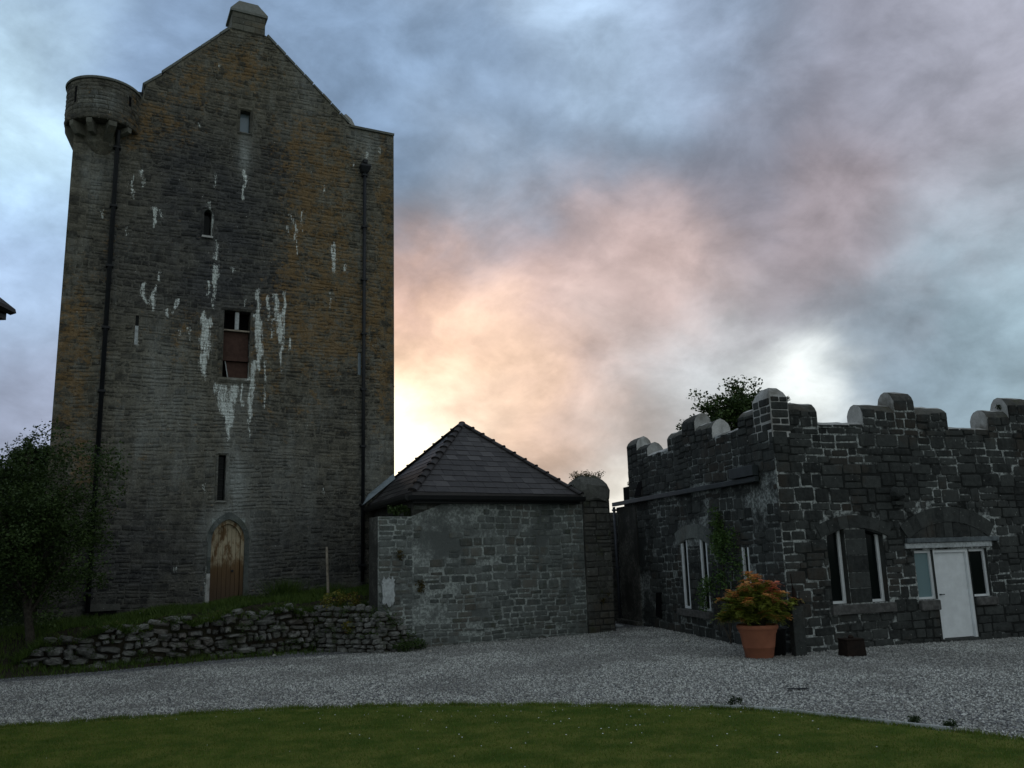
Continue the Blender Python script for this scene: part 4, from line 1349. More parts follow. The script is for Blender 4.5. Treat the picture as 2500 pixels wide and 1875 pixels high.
# loopholes: near-black blocks paint the dark of slots, none cut in the drum
for a, w, z0, z1 in ((0.82, 0.085, 15.300, 15.600), (2.42, 0.07, 15.150, 15.650)):
    f_ = cyl_map(0.985)
    V = []
    for uu in (0.985 * a - w / 2, 0.985 * a + w / 2):
        for d in (-0.01, 0.006):
            for z in (z0, z1):
                V.append(f_(uu, d, z))
    mesh('loophole', V, [(0, 1, 3, 2), (4, 6, 7, 5), (2, 3, 7, 6), (0, 4, 5, 1), (1, 5, 7, 3), (0, 2, 6, 4)], 'dark_inside', tur)
for k in range(14):
    ring_mesh('coping_stone', [(0.68, 15.853), (1.03, 15.853), (1.04, 15.900), (1.02, 15.930), (0.68, 15.930), (0.68, 15.853)], 'coping_grey', tur, n=4, a0=2 * math.pi * k / 14 + .004, a1=2 * math.pi * (k + 1) / 14 - .004)
# corbels carrying it
for a in (0.18, 0.75, 1.30, 1.95, 2.55, 3.15, 3.7, 4.3):
    ca_, sa_ = math.cos(a), math.sin(a)
    big = a in (1.30, 3.15)
    w = 0.11 if big else 0.075
    zb = 13.950 if big else 14.310
    prof = [(0.35, 14.645), (0.975, 14.645), (0.965, 14.510), (0.70 if big else .8, zb), (0.35, zb)]
    if a < 1.5:     # short brackets near the wall plane
        prof = [(0.2, 14.645), (0.975, 14.645), (0.965, 14.510), (0.2, zb)]
    V = []
    for sgn in (-1, 1):
        for rr, z in prof:
            V.append(TW.T(TC[0] + rr * ca_ - sgn * w * sa_, TC[1] + rr * sa_ + sgn * w * ca_, z))
    n = len(prof)
    F = [tuple(range(n)), tuple(range(n, 2 * n))[::-1]] + [(i, i + n, (i + 1) % n + n, (i + 1) % n) for i in range(n)]
    mesh('corbel', V, F, 'turret_stone', tur)
mesh('roof_hatch', *boxgeo(TW, -7.45, -6.95, -0.75, -0.35, 15.650, 16.25), 'black_iron', tur)

# rain pipes on the tower
def pipe(parent, pts, r0, mat_name='black_iron', clips=True, fr=TW):
    V, F = tube([fr.V(*p) for p in pts], [r0] * len(pts), 10)
    p_ = mesh('drainpipe', V, F, mat_name, parent, smooth=True)
    if clips:
        (ua, da, za), (ub, db, zb_) = pts[-2], pts[-1]
        L = abs(za - zb_)
        for i in range(int(L / 1.8) + 1):
            t = (i * 1.8 + 0.1) / L
            if t > 1: break
            u_, z_ = ua + (ub - ua) * t, za + (zb_ - za) * t
            mesh('pipe_bracket', *boxgeo(fr, u_ - r0 * 1.6, u_ + r0 * 1.6, -0.005, da + r0 * 1.15, z_ - 0.03, z_ + 0.03), mat_name, p_)
    return p_


pipe(tower, [(-7.62, 0.35, 14.55), (-7.62, 0.12, 14.2), (-7.60, 0.12, 1.0)], 0.062)
pp = pipe(tower, [(-0.20, 0.11, 14.7), (-0.21, 0.11, 1.5)], 0.055)
V = []
for hw, z, dd in ((0.16, 14.95, .26), (0.17, 14.88, .27), (0.12, 14.72, .2), (0.06, 14.66, .16)):
    V += [TW.T(-0.20 - hw, 0.005, z), TW.T(-0.20 + hw, 0.005, z), TW.T(-0.20 + hw, dd, z), TW.T(-0.20 - hw, dd, z)]
F = [(0, 1, 2, 3), (12, 15, 14, 13)]
for L in range(3):
    for i in range(4):
        F.append((L * 4 + i, L * 4 + (i + 1) % 4, L * 4 + 4 + (i + 1) % 4, L * 4 + 4 + i))
mesh('hopper', V, F, 'black_iron', pp)
mesh('outlet', *boxgeo(TW, -0.26, -0.13, -0.02, 0.2, 15.02, 15.14), 'black_iron', pp)

# vent hole low on the left
mesh('vent_opening', *boxgeo(TW, -7.55, -6.9, -0.05, 0.036, 0.72, 1.02), 'dark_inside', tower)
mesh('lintel', *boxgeo(TW, -7.62, -6.82, -0.02, 0.05, 1.03, 1.20), 'pier_stone', tower)

# =================================================================== MIDDLE BUILDING
mid = thing('outbuilding', MD.V(2.5, 0, 0), 'small rubble-walled outbuilding with a hipped dark slate roof against the tower', 'outbuilding')
MW0, MW1, MZ = -0.80, 5.28, 3.50
shell(MD, MW0, MW1, -0.3, MZ, [], 0.3, 'grey_mortar', mid, 'wall', step=1.0, top=lambda u: 3.18 if u < 0.12 else MZ)
mb = MB()
mb.box(MD, MW0, 0.12, -0.6, -0.001, -0.3, 3.18)
_b = [MD.T(0.12, -0.001, 0), MD.T(MW1, -0.001, 0), MD.T(MW1, -6.0, 0), MD.T(1.15, -6.0, 0)]
mb.add([(p[0], p[1], z) for z in (-0.3, 3.60) for p in _b], [(0, 3, 2, 1), (4, 5, 6, 7), (0, 1, 5, 4), (1, 2, 6, 5), (2, 3, 7, 6), (3, 0, 4, 7)])
mb.build('body', 'brown_mortar', mid)
r_ = random.Random(5)
rects = courses(MW0, 0.12, 0.42, 3.17, (0.11, 0.19), (0.18, 0.42), r_, (), gap=0.028, split=0.15)
rects += courses(0.12, MW1, 0.38, 1.25, (0.10, 0.19), (0.18, 0.45), r_, (), gap=0.026, split=0.1)
rects += courses(0.12, MW1, 1.25, 3.5, (0.15, 0.27), (0.20, 0.44), r_, (), gap=0.034, split=0.15)
rects += courses(MW0, MW1, -0.05, 0.38, (0.10, 0.15), (0.16, 0.36), r_, (), gap=0.024, split=0.0)
# plastered patches where stones do not show
def patched(q):
    u, z, w, h = q
    cu, cz = u + w / 2, z + h / 2
    if (cu - 1.15) ** 2 / 0.8 + (cz - 3.2) ** 2 / 0.18 < 1: return True
    if (cu - 0.75) ** 2 / 0.35 + (cz - 2.35) ** 2 / 0.3 < 1 and rnd.random() < .75: return True
    if (cu - 0.6) ** 2 / 0.3 + (cz - 0.9) ** 2 / 0.3 < 1 and rnd.random() < .6: return True
    return rnd.random() < 0.05
rects = [q for q in rects if not patched(q)]
lay_stones(MD, rects, 'grey_limestone', mid, depth=(0.012, 0.03), limit=290, wob=True)
# limewash scar low on the left end
r2_ = random.Random(3)
for (u0, u1, z0, z1) in ((-0.70, -0.36, 1.05, 1.72),):
    pts = []
    for i in range(44):
        a = 2 * math.pi * i / 44
        pw = .45
        pts.append(((u0 + u1) / 2 + (u1 - u0) / 2 * math.copysign(abs(math.cos(a)) ** pw, math.cos(a)) * r2_.uniform(.72, 1.15), (z0 + z1) / 2 + (z1 - z0) / 2 * math.copysign(abs(math.sin(a)) ** pw, math.sin(a)) * r2_.uniform(.78, 1.15)))
    mesh('limewash_patch', *prism(MD, pts, -0.002, 0.036), 'aged_paint', mid)

# roof: pyramid of slates
EA = (0.02, 0.24, 3.78)      # front left eave corner (u,d,z)
EB = (5.10, 0.24, 3.74)
AP = (3.05, -3.0, 6.12)
EC = (1.05, -6.5, 3.78)
ED = (5.30, -6.3, 3.74)
roof = mesh('roof', [MD.T(*p) for p in (EA, EB, ED, EC, AP)] + [MD.T(p[0], p[1], p[2] - 0.10) for p in (EA, EB, ED, EC)],
            [(0, 1, 4), (1, 2, 4), (2, 3, 4), (3, 0, 4), (5, 8, 7, 6), (0, 5, 6, 1), (1, 6, 7, 2), (2, 7, 8, 3), (3, 8, 5, 0)], 'slate', mid)


def slate_plane(A, B, top, rows, wmean, parent, limit_u=None, inset=0.10):
    A, B, top = MD.V(*A), MD.V(*B), MD.V(*top)
    nrm = (B - A).cross(top - A).normalized()
    if nrm.z < 0: nrm = -nrm
    P0 = wloc(parent)
    for i in range(rows):
        t0, t1 = i / rows, min(1.0, (i + 1.18) / rows)
        a0, b0 = A.lerp(top, t0), B.lerp(top, t0)
        a1, b1 = A.lerp(top, t1), B.lerp(top, t1)
        L = (b0 - a0).length
        off = (wmean * 0.5 if i % 2 else 0.0)
        x = -off
        while x < L:
            w = wmean * rnd.uniform(0.85, 1.15)
            s0, s1 = max(0.0, x) / L, min(L, x + w - 0.006) / L
            x += w
            if s1 - s0 < 0.06 / L: continue
            # perpendicular edges: use along-eave direction at both rows
            eu = (b0 - a0) / L
            lo_l, lo_r = a0 + eu * (s0 * L), a0 + eu * (s1 * L)
            up = (a1 + (b1 - a1) * 0.5) - (a0 + (b0 - a0) * 0.5)
            sl = up - eu * up.dot(eu)
            hi_l, hi_r = lo_l + sl, lo_r + sl
            # clip upper corners to the hips
            L1 = max((b1 - a1).length, 1e-4)
            def clampv(v):
                s_ = (v - a1).dot(eu) if L1 > 1e-3 else 0
                s_ = min(max(s_, 0.0), L1)
                return a1 + eu * s_
            hi_l, hi_r = clampv(hi_l), clampv(hi_r)
            lift = rnd.uniform(-0.003, 0.005)
            bl, br = lo_l + nrm * (0.016 + lift), lo_r + nrm * (0.016 + lift * 0.5)
            tl, tr = hi_l + nrm * 0.006, hi_r + nrm * 0.006
            j = eu * 0 + sl * rnd.uniform(-0.03, 0.03)
            Vs = [bl - j, br - j, tr, tl, bl - j - nrm * 0.012, br - j - nrm * 0.012, tr - nrm * 0.008, tl - nrm * 0.008]
            c = sum((Vector(v) for v in Vs), Vector()) / 8
            me = bpy.data.meshes.new('slate')
            me.from_pydata([tuple(v - c) for v in Vs], [], [(0, 1, 2, 3), (4, 7, 6, 5), (0, 4, 5, 1), (1, 5, 6, 2), (3, 2, 6, 7), (0, 3, 7, 4)])
            me.materials.append(MATS['slate'])
            o = bpy.data.objects.new('slate', me)
            COL.objects.link(o); o.parent = parent; o.location = c - P0


slate_plane(EA, EB, AP, 14, 0.36, roof)
slate_plane(EC, EA, AP, 14, 0.42, roof)


def hip_tiles(P_, Q_, n_):
    P_, Q_ = MD.V(*P_), MD.V(*Q_)
    ax = (Q_ - P_).normalized()
    sd = ax.cross(Vector((0, 0, 1))).normalized()
    up = sd.cross(ax)
    for i in range(n_):
        a, c_ = P_.lerp(Q_, i / n_), P_.lerp(Q_, (i + 1.12) / n_)
        V = []
        for p_, rr, lf in ((a, 0.125, 0.022), (a + (c_ - a) * 0.12, 0.105, 0.0), (c_, 0.095, -0.006)):
            for k in range(7):
                an = math.pi * k / 6
                V.append(p_ + sd * (rr * math.cos(an)) + up * (rr * 0.62 * math.sin(an) + lf + 0.01))
        F = [(L * 7 + k, L * 7 + k + 1, L * 7 + 8 + k, L * 7 + 7 + k) for L in range(2) for k in range(6)] + [tuple(range(7))[::-1], tuple(range(14, 21))]
        mesh('hip_tile', V, F, 'ridge_tile', roof)


hip_tiles(EA, AP, 12)
hip_tiles(EB, AP, 11)
hip_tiles(EC, AP, 12)
hip_tiles(ED, AP, 11)
# gutter and fascia
mb = MB()
mb.add(*profile_u(MD, [(0.20, 3.60), (0.30, 3.56), (0.36, 3.60), (0.38, 3.69), (0.20, 3.69)], -0.06, 5.16))
mb.build('gutter', 'black_plastic', mid)
mesh('fascia', *boxgeo(MD, 0.06, 5.06, -0.001 + 0.004, 0.198, 3.505, 3.68), 'black_plastic', mid)
_e = MD.T(*EA) - MD.T(*EC)
SM = Frame(*MD.T(-0.02, 0.24, 0)[:2], math.degrees(math.atan2(_e[1], _e[0])))   # left eave runs away from here
LG = profile_u(SM, [(0.0, 3.58), (0.08, 3.56), (0.13, 3.62), (0.14, 3.70), (0.0, 3.70)], -6.2, -0.06)
mesh('gutter', *LG, 'black_plastic', mid)
# lead flashing against the tower
V = [TW.V(u, d, z) for u, d, z in ((-0.24, 0.03, 3.80), (0.80, 0.03, 4.62), (0.80, 0.03, 4.78), (-0.02, 0.03, 4.12), (-0.24, 0.28, 3.80), (0.80, 0.20, 4.60), (0.80, 0.06, 4.78), (-0.02, 0.06, 4.12))]
mesh('flashing', V, [(0, 1, 2, 3), (4, 7, 6, 5), (0, 4, 5, 1), (1, 5, 6, 2), (2, 6, 7, 3), (3, 7, 4, 0)], 'lead_sheet', mid)

# plants on the broken wall head
def leaf_thing(name, centers, spread, count, size, m_, label, cat, group=None, stems=None, squash=1.0, kindless=True, up=0.3):
    V, F = leaf_cloud(centers, spread, count, size, rng, squash=squash, up=up)
    if stems:
        t = thing(name, Vector(stems[0][0][0]), label, cat, group)
        lo = mesh_fast('leaves', V, F, m_, t)
        tag(lo, kind='stuff')
        mb_ = MB()
        for path, rr in stems:
            mb_.add(*tube(path, rr, 6))
        mb_.build('stems', 'bark', t)
        return t
    o = mesh_fast(name, V, F, m_)
    return tag(o, label, cat, group)


leaf_thing('wall_plant', [MD.T(u, -0.25, 3.28 + rnd.uniform(0, .12)) for u in np.linspace(-0.35, 0.12, 7)], 0.12, 60, 0.07, 'leaf_mid', 'small green plant rooted on the stepped wall head under the slate eave', 'plant')
leaf_thing('wall_plant', [MD.T(-0.28, 0.05, 2.3), MD.T(-0.22, 0.04, 2.2)], 0.10, 50, 0.06, 'dry_moss', 'small olive moss cushion high on the left end of the outbuilding wall', 'plant')
leaf_thing('wall_plant', [MD.T(0.28, 0.05, 1.56), MD.T(0.36, 0.05, 1.48), MD.T(0.3, 0.04, 1.40)], 0.12, 60, 0.06, 'dry_moss', 'dark moss cushion at mid height on the outbuilding wall', 'plant')

# =================================================================== GATE PIER
pier = thing('gate_pier', MD.V(5.8, 0, 0), 'square rubble gate pier with a domed overgrown cap beside the outbuilding', 'gate pier')
mb = MB()
mb.box(MD, 5.285, 6.20, -0.85, 0.03, -0.3, 3.62)
mb.build('shaft', 'brown_mortar', pier)
rects = courses(5.29, 6.19, -0.05, 3.60, (0.13, 0.26), (0.20, 0.42), r_, (), gap=0.022)
lay_stones(Frame(*MD.T(0, 0.03, 0)[:2], 30), rects, 'pier_stone', pier, depth=(0.015, 0.035))
PE = Frame(*MD.T(6.20, 0.03, 0)[:2], 30 + 90)
rects = courses(0.0, 0.85, -0.05, 3.60, (0.13, 0.26), (0.20, 0.40), r_, (), gap=0.022)
lay_stones(PE, rects, 'pier_stone', pier, depth=(0.012, 0.03))
V = []
cu_, cd_ = 5.74, -0.41
for sx_, z in ((0.52, 3.60), (0.54, 3.66), (0.54, 3.92), (0.50, 4.05), (0.40, 4.22), (0.22, 4.33)):
    for k in range(16):
        a = 2 * math.pi * k / 16
        c_, s_ = math.cos(a), math.sin(a)
        pw = 0.45
        V.append(MD.T(cu_ + sx_ * math.copysign(abs(c_) ** pw, c_) * rnd.uniform(.93, 1.05), cd_ + sx_ * math.copysign(abs(s_) ** pw, s_) * rnd.uniform(.93, 1.05), z + rnd.uniform(-.035, .035)))
F = [(i * 16 + k, i * 16 + (k + 1) % 16, (i + 1) * 16 + (k + 1) % 16, (i + 1) * 16 + k) for i in range(5) for k in range(16)] + [tuple(range(80, 96)), tuple(range(16))[::-1]]
mesh('cap', V, F, 'pier_stone', pier)
leaf_thing('pier_plant', [MD.T(cu_ + rnd.uniform(-.35, .35), cd_ + rnd.uniform(-.3, .3), 4.36 + rnd.uniform(-.05, .05)) for _ in range(26)], 0.13, 34, 0.05, 'dry_moss', 'dry brown-green weeds growing on top of the gate pier', 'plant')
leaf_thing('wall_plant', [MD.T(5.12 + rnd.uniform(-.05, .12), -0.3, 3.78 + rnd.uniform(-.1, .25)) for _ in range(9)], 0.09, 18, 0.05, 'leaf_dark', 'wispy dark weeds between the slate eave and the gate pier', 'plant')
leaf_thing('wall_plant', [MD.T(5.85 + rnd.uniform(-.1, .1), 0.1, 0.9 + rnd.uniform(-.15, .15)) for _ in range(4)], 0.08, 25, 0.05, 'dry_moss', 'thin moss patch low on the gate pier', 'plant')

# wall closing the gap behind
Wb = thing('yard_wall', (1.9, 27.6, 0), 'dark rubble wall closing the gap between the gate pier and the battlemented building', 'wall')
YW = Frame(0.6, 27.2, 30)
mb = MB(); mb.box(YW, 0, 4.4, -0.5, 0.0, -0.3, 3.45); mb.build('core', 'brown_mortar', Wb)
rects = courses(0, 4.4, 0.0, 3.44, (0.14, 0.26), (0.2, 0.5), r_, (), gap=0.022)
lay_stones(YW, rects, 'pier_stone', Wb, depth=(0.015, 0.035))

# =================================================================== BATTLEMENTED BUILDING
bat = thing('battlemented_building', RF.V(0.5, 0, 0), 'low dark limestone building with stepped battlements and a white door', 'building')
FU0, FU1 = -3.96, 5.6
F_HOLES = [(-2.83, -2.36, 0.93, 2.56), (-1.80, -1.34, 0.93, 2.56), (-0.53, -0.001, 0.93, 2.0), (0.0, 1.04, 0.0, 2.0), (1.041, 1.57, 0.93, 2.0)]
shell(RF, FU0, FU1, -0.3, 4.50, F_HOLES, 0.30, 'pale_mortar', bat, 'wall', step=1.2, rev_mat='dark_limestone')
# sloping heads of the paired windows
for (a, b_, za, zb_) in ((-2.83, -2.36, 2.36, 2.52), (-1.80, -1.34, 2.49, 2.36)):
    mesh('window_head', *prism(RF, [(a + .001, za), (b_ - .001, zb_), (b_ - .001, 2.559), (a + .001, 2.559)], -0.28, 0.0), 'dark_limestone', bat)
# left side wall
SU0 = -9.75
S_HOLES = [(-5.05, -4.66, 0.66, 2.45), (-3.92, -3.53, 0.66, 2.45), (-1.78, -1.45, 0.70, 2.18)]
shell(RS, SU0, 0.0, -0.4, 4.50, S_HOLES, 0.26, 'dim_mortar', bat, 'wall', step=1.2, top=lambda u: 3.56 if u < -8.55 else 4.5, extra_u=(-8.56, -8.55, -8.54), rev_mat='dark_limestone')
for (a, b_, za, zb_) in ((-5.05, -4.66, 2.32, 2.43), (-3.92, -3.53, 2.42, 2.31)):
    mesh('window_head', *prism(RS, [(a + .001, za), (b_ - .001, zb_), (b_ - .001, 2.449), (a + .001, 2.449)], -0.24, 0.0), 'grey_limestone', bat)
# solid behind
c0 = RF.T(FU0, -0.31, 0); c1 = RF.T(FU1, -0.31, 0); c2 = RF.T(FU1, -9.0, 0)
cA = RS.T(SU0, -0.27, 0)
inner0 = RS.T(-0.33, -0.27, 0)
V = []
for z in (-0.3, 4.2):
    V += [(*inner0[:2], z), (*c1[:2], z), (*c2[:2], z), (*cA[:2], z)]
mesh('interior', V, [(0, 3, 2, 1), (4, 5, 6, 7), (0, 1, 5, 4), (1, 2, 6, 5), (2, 3, 7, 6), (3, 0, 4, 7)], 'dark_inside', bat)
mesh('end_wall', *boxgeo(RS, SU0 + .001, SU0 + 0.3, -2.5, -0.001, -0.4, 3.56), 'grey_limestone', bat)
mesh('end_wall', *boxgeo(RS, -8.55, -8.3, -0.5, -0.001, 3.56, 4.499), 'grey_limestone', bat)


def para_prof(zf, hump, t=0.50, z0=4.50):
    return [(0, z0), (0, zf), (-0.05, zf + hump * .42), (-0.14, zf + hump * .82), (-0.25, zf + hump), (-0.36, zf + hump * .82), (-0.45, zf + hump * .42), (-t, zf - 0.02), (-t, z0)]


def para_piece(fr, u0, u1, zf, hp, k):
    V_, F_ = rough_profile(fr, para_prof(zf, hp), u0 + .001, u1 - .001)
    o = mesh('merlon' if k == 'm' else 'crenel', V_, F_, 'cement_cap', bat)
    o.data.materials.append(MATS['pale_mortar'])
    o.data.materials.append(MATS['pier_stone'])
    for i_ in range(len(F_) - 2):
        e_ = i_ % 9
        if e_ == 0: o.data.polygons[i_].material_index = 1
        elif k == 'm' and (e_ in (1, 2)): o.data.polygons[i_].material_index = 2


fpar = [(-3.5, -2.76, 5.08, .22, 'm'), (-2.76, -1.53, 4.79, .10, 'c'), (-1.53, -0.62, 5.10, .22, 'm'), (-0.62, -0.02, 5.40, .24, 'm'), (-0.02, 0.91, 5.09, .22, 'm'), (0.91, 2.13, 4.74, .10, 'c'), (2.13, 2.83, 5.07, .22, 'm'), (2.83, 3.60, 5.36, .26, 'm'), (3.60, 4.4, 5.05, .22, 'm'), (4.4, 5.6, 4.72, .10, 'c')]
for u0, u1, zf, hp, k in fpar:
    para_piece(RF, u0, u1, zf, hp, k)
spar = [(-8.55, -7.75, 5.36, .24, 'm'), (-7.75, -6.93, 5.12, .20, 'm'), (-6.93, -5.50, 4.90, .10, 'c'), (-5.50, -4.50, 5.18, .20, 'm'), (-4.50, -3.74, 5.42, .24, 'm'), (-3.74, -2.78, 5.14, .20, 'm'), (-2.78, -1.48, 4.86, .10, 'c'), (-1.48, -0.75, 5.08, .22, 'm')]
for u0, u1, zf, hp, k in spar:
    para_piece(RS, u0, u1, zf, hp, k)
# corner block with a hipped cap
cb = [RF.T(FU0, 0, 0), RF.T(-3.50, 0, 0), None, RS.T(-0.75, 0, 0)]
far = RF.T(-3.50, 0, 0) + (RS.T(-0.75, 0, 0) - RF.T(FU0, 0, 0))
cb[2] = far
V = [(*p[:2], 4.50) for p in cb] + [(*p[:2], 5.36) for p in cb]
cen = sum(np.array(p[:2]) for p in cb) / 4
for s_, z in ((0.80, 5.50), (0.45, 5.62)):
    V += [(*(cen + (np.array(p[:2]) - cen) * s_), z) for p in cb]
F = [(0, 3, 2, 1)] + [(L * 4 + i, L * 4 + (i + 1) % 4, L * 4 + 4 + (i + 1) % 4, L * 4 + 4 + i) for L in range(3) for i in range(4)] + [(12, 13, 14, 15)]
mesh('corner_merlon', V, F, 'cement_cap', bat)

# --- stones of the front
DH = [(-0.75, 1.92, 2.0, 2.32), (-0.62, 1.72, 2.30, 2.46), (-0.5, 1.55, 2.4, 2.72), (-0.86, 0.0, 2.3, 2.60), (-0.62, 1.6, 2.3, 2.80), (-0.3, 1.4, 2.3, 2.92), (0.0, 1.1, 2.3, 2.98), (1.3, 1.80, 2.3, 2.72)]
WH = [(-2.96, -1.22, 2.30, 2.62), (-2.85, -1.36, 2.5, 2.80), (-2.6, -1.6, 2.6, 2.86), (-2.92, -1.22, 0.70, 0.93), (-2.36, -1.80, 0.93, 2.56)]
r_ = random.Random(21)
Hh = [(a, b_, c, e) for a, b_, c, e in F_HOLES] + DH + WH
rects = courses(FU0, FU1, -0.04, 4.74, (0.14, 0.33), (0.18, 0.60), r_, Hh, gap=0.016, split=0.35)
for u0, u1, zf, hp, k in fpar + [(FU0, -3.5, 5.36, 0, 'm')]:
    if zf - 4.75 > 0.1:
        rects += courses(u0, u1, 4.76, zf + 0.05, (0.14, 0.24), (0.2, 0.38), r_, (), gap=0.022, split=0.1)
    else:
        rects += courses(u0, u1, 4.70, zf + 0.02, (0.05, 0.09), (0.25, 0.5), r_, (), gap=0.014, split=0)
lay_stones(RF, rects, 'dark_limestone', bat, depth=(0.012, 0.032), limit=270, wob=True)
# stone pier between the paired windows
for q in courses(-2.355, -1.805, 0.94, 2.50, (0.28, 0.42), (0.54, 0.56), r_, (), gap=0.012, split=0):
    box(RF, q[0], q[0] + q[2], -0.002, 0.02, q[1], q[1] + q[3], 'stone', 'dark_limestone', bat, 0.006)
# --- stones of the left side
Sh = [(a - .02, b_ + .02, c - .02, e) for a, b_, c, e in S_HOLES] + [(-5.35, -3.42, 0.45, 0.66), (-5.30, -3.35, 2.30, 2.95)]
rects = courses(-8.0, 0.0, -0.04, 3.50, (0.13, 0.30), (0.18, 0.50), r_, Sh, gap=0.022, split=0.35)
def side_plaster(q):
    cu, cz = q[0] + q[2] / 2, q[1] + q[3] / 2
    if cu < -6.6 and cz > 2.2: return rnd.random() < .35
    if cu < -7.3: return rnd.random() < .6
    if -1.3 < cu < -0.55 and cz > 2.6: return True
    return rnd.random() < .05
rects = [q for q in rects if not side_plaster(q)]
rects += courses(-8.55, 0.0, 3.78, 4.84, (0.15, 0.26), (0.20, 0.46), r_, (), gap=0.016, split=0.15)
for u0, u1, zf, hp, k in spar + [(-0.75, 0.0, 5.36, 0, 'm')]:
    if zf > 5:
        rects += courses(u0, u1, 4.86, zf + 0.04, (0.14, 0.24), (0.2, 0.38), r_, (), gap=0.022, split=0)
lay_stones(RS, rects, 'dark_limestone', bat, depth=(0.012, 0.030), limit=290, rest_name='rubble_stones', wob=True)
# darker brown strip, slightly proud of the wall, at the far end
box(RS, -9.60, -8.05, 0.002, 0.03, -0.35, 3.5, 'dark_panel', 'brown_mortar', bat)


def arch_ring(fr, cu, zc, r0, r1, a0, a1, n_, d1, name='voussoir', m_='dark_limestone', par=None):
    for i in range(n_):
        t0 = a0 + (a1 - a0) * i / n_ + 0.012 / r1
        t1 = a0 + (a1 - a0) * (i + 1) / n_ - 0.012 / r1
        pts = []
        for t in np.linspace(t0, t1, 3): pts.append((cu + r0 * math.cos(t), zc + r0 * math.sin(t)))
        for t in np.linspace(t1, t0, 3): pts.append((cu + r1 * math.cos(t), zc + r1 * math.sin(t)))
        mesh(name, *prism(fr, pts[::-1], -0.004, d1 + rnd.uniform(-.006, .008)), m_, par or bat)


# arch over the door: chord 2.5 m, rise 0.33
def seg(half, rise):
    R = (half * half + rise * rise) / (2 * rise)
    return R, math.asin(half / R)


R_, A_ = seg(1.16, 0.36)
arch_ring(RF, 0.52, 2.62 - R_, R_, R_ + 0.34, math.pi / 2 + A_, math.pi / 2 - A_, 11, 0.03)
# tympanum
pts = [(0.52 + R_ * math.cos(t), 2.62 - R_ + R_ * math.sin(t)) for t in np.linspace(math.pi / 2 + A_ * .98, math.pi / 2 - A_ * .98, 14)]
for i in range(9):
    u0 = -0.60 + i * 0.25; u1 = u0 + 0.24
    zt = lambda u: (2.62 - R_) + math.sqrt(max(R_ * R_ - (u - 0.52) ** 2, 0)) - 0.012
    if zt(u0) < 2.30 and zt(u1) < 2.30: continue
    mesh('stone', *prism(RF, [(u0, 2.275), (u1, 2.275), (u1, max(zt(u1), 2.285)), ((u0 + u1) / 2, zt((u0 + u1) / 2)), (u0, max(zt(u0), 2.285))], -0.003, 0.012 + rnd.uniform(0, .01)), 'dark_limestone', bat)
R2, A2 = seg(0.88, 0.20)
arch_ring(RF, -2.09, 2.53 - R2, R2, R2 + 0.27, math.pi / 2 + A2, math.pi / 2 - A2, 7, 0.03)
R3, A3 = seg(0.95, 0.18)
arch_ring(RS, -4.29, 2.46 - R3, R3, R3 + 0.35, math.pi / 2 + A3, math.pi / 2 - A3, 6, 0.02, m_='grey_limestone')
# sills
box(RF, -2.90, -1.24, -0.10, 0.09, 0.72, 0.915, 'sill', 'sill_stone', bat, 0.01)
box(RF, -0.56, -0.03, -0.10, 0.10, 0.70, 0.915, 'sill', 'sill_stone', bat, 0.02)
box(RF, 1.07, 1.66, -0.10, 0.08, 0.74, 0.915, 'sill', 'sill_stone', bat, 0.02)
box(RS, -5.32, -3.44, -0.10, 0.12, 0.48, 0.645, 'sill', 'sill_stone', bat, 0.01)
# windows
def frame_window(fr, a, b_, c, e, fw, dpt, glass, parent, top=True):
    w = mesh('window', *boxgeo(fr, a + .02, b_ - .02, -dpt - .03, -dpt - .01, c + .02, e - .02), glass, parent)
    mb_ = MB()
    mb_.box(fr, a + .002, a + fw, -dpt - .04, -dpt + .03, c + .002, e - .002)
    mb_.box(fr, b_ - fw, b_ - .002, -dpt - .04, -dpt + .03, c + .002, e - .002)
    mb_.box(fr, a + fw + .001, b_ - fw - .001, -dpt - .04, -dpt + .03, c + .002, c + fw * 0.8)
    if top:
        mb_.box(fr, a + fw + .001, b_ - fw - .001, -dpt - .04, -dpt + .03, e - fw, e - .002)
    mb_.build('window_frame', 'white_paint', w)
    return w


for h in F_HOLES[:2]:
    frame_window(RF, h[0], h[1], h[2], h[3], 0.072, 0.17, 'dark_glass', bat, top=False)
for h in S_HOLES:
    frame_window(RS, h[0], h[1], h[2], h[3], 0.075, 0.034, 'dark_glass', bat, top=False)
frame_window(RF, F_HOLES[2][0], F_HOLES[2][1], 0.93, 2.0, 0.06, 0.10, 'teal_glass', bat)
frame_window(RF, F_HOLES[4][0], F_HOLES[4][1], 0.93, 2.0, 0.06, 0.10, 'dark_glass', bat)
dr = mesh('door', *boxgeo(RF, 0.075, 0.965, -0.13, -0.085, 0.075, 1.93), 'white_paint', bat)
mb = MB()
mb.box(RF, 0.002, 0.070, -0.16, -0.03, 0.01, 1.998)
mb.box(RF, 0.970, 1.038, -0.16, -0.03, 0.01, 1.998)
mb.box(RF, 0.071, 0.969, -0.16, -0.03, 1.935, 1.998)
mb.build('door_frame', 'white_paint', dr)
box(RF, 0.002, 1.038, -0.28, 0.02, -0.05, 0.06, 'doorstep', 'dark_limestone', bat)
mb = MB()
mb.box(RF, 0.115, 0.14, -0.085, -0.03, 1.0, 1.03)
mb.box(RF, 0.115, 0.23, -0.045, -0.03, 1.005, 1.025)
mb.build('handle', 'lintel_grey', dr)
# lintels over the door
box(RF, -0.74, 1.92, -0.10, 0.075, 2.165, 2.265, 'lintel', 'lintel_grey', bat, 0.006)
box(RF, -0.76, 1.72, -0.10, 0.035, 2.045, 2.155, 'lintel_board', 'aged_paint', bat, 0.004)
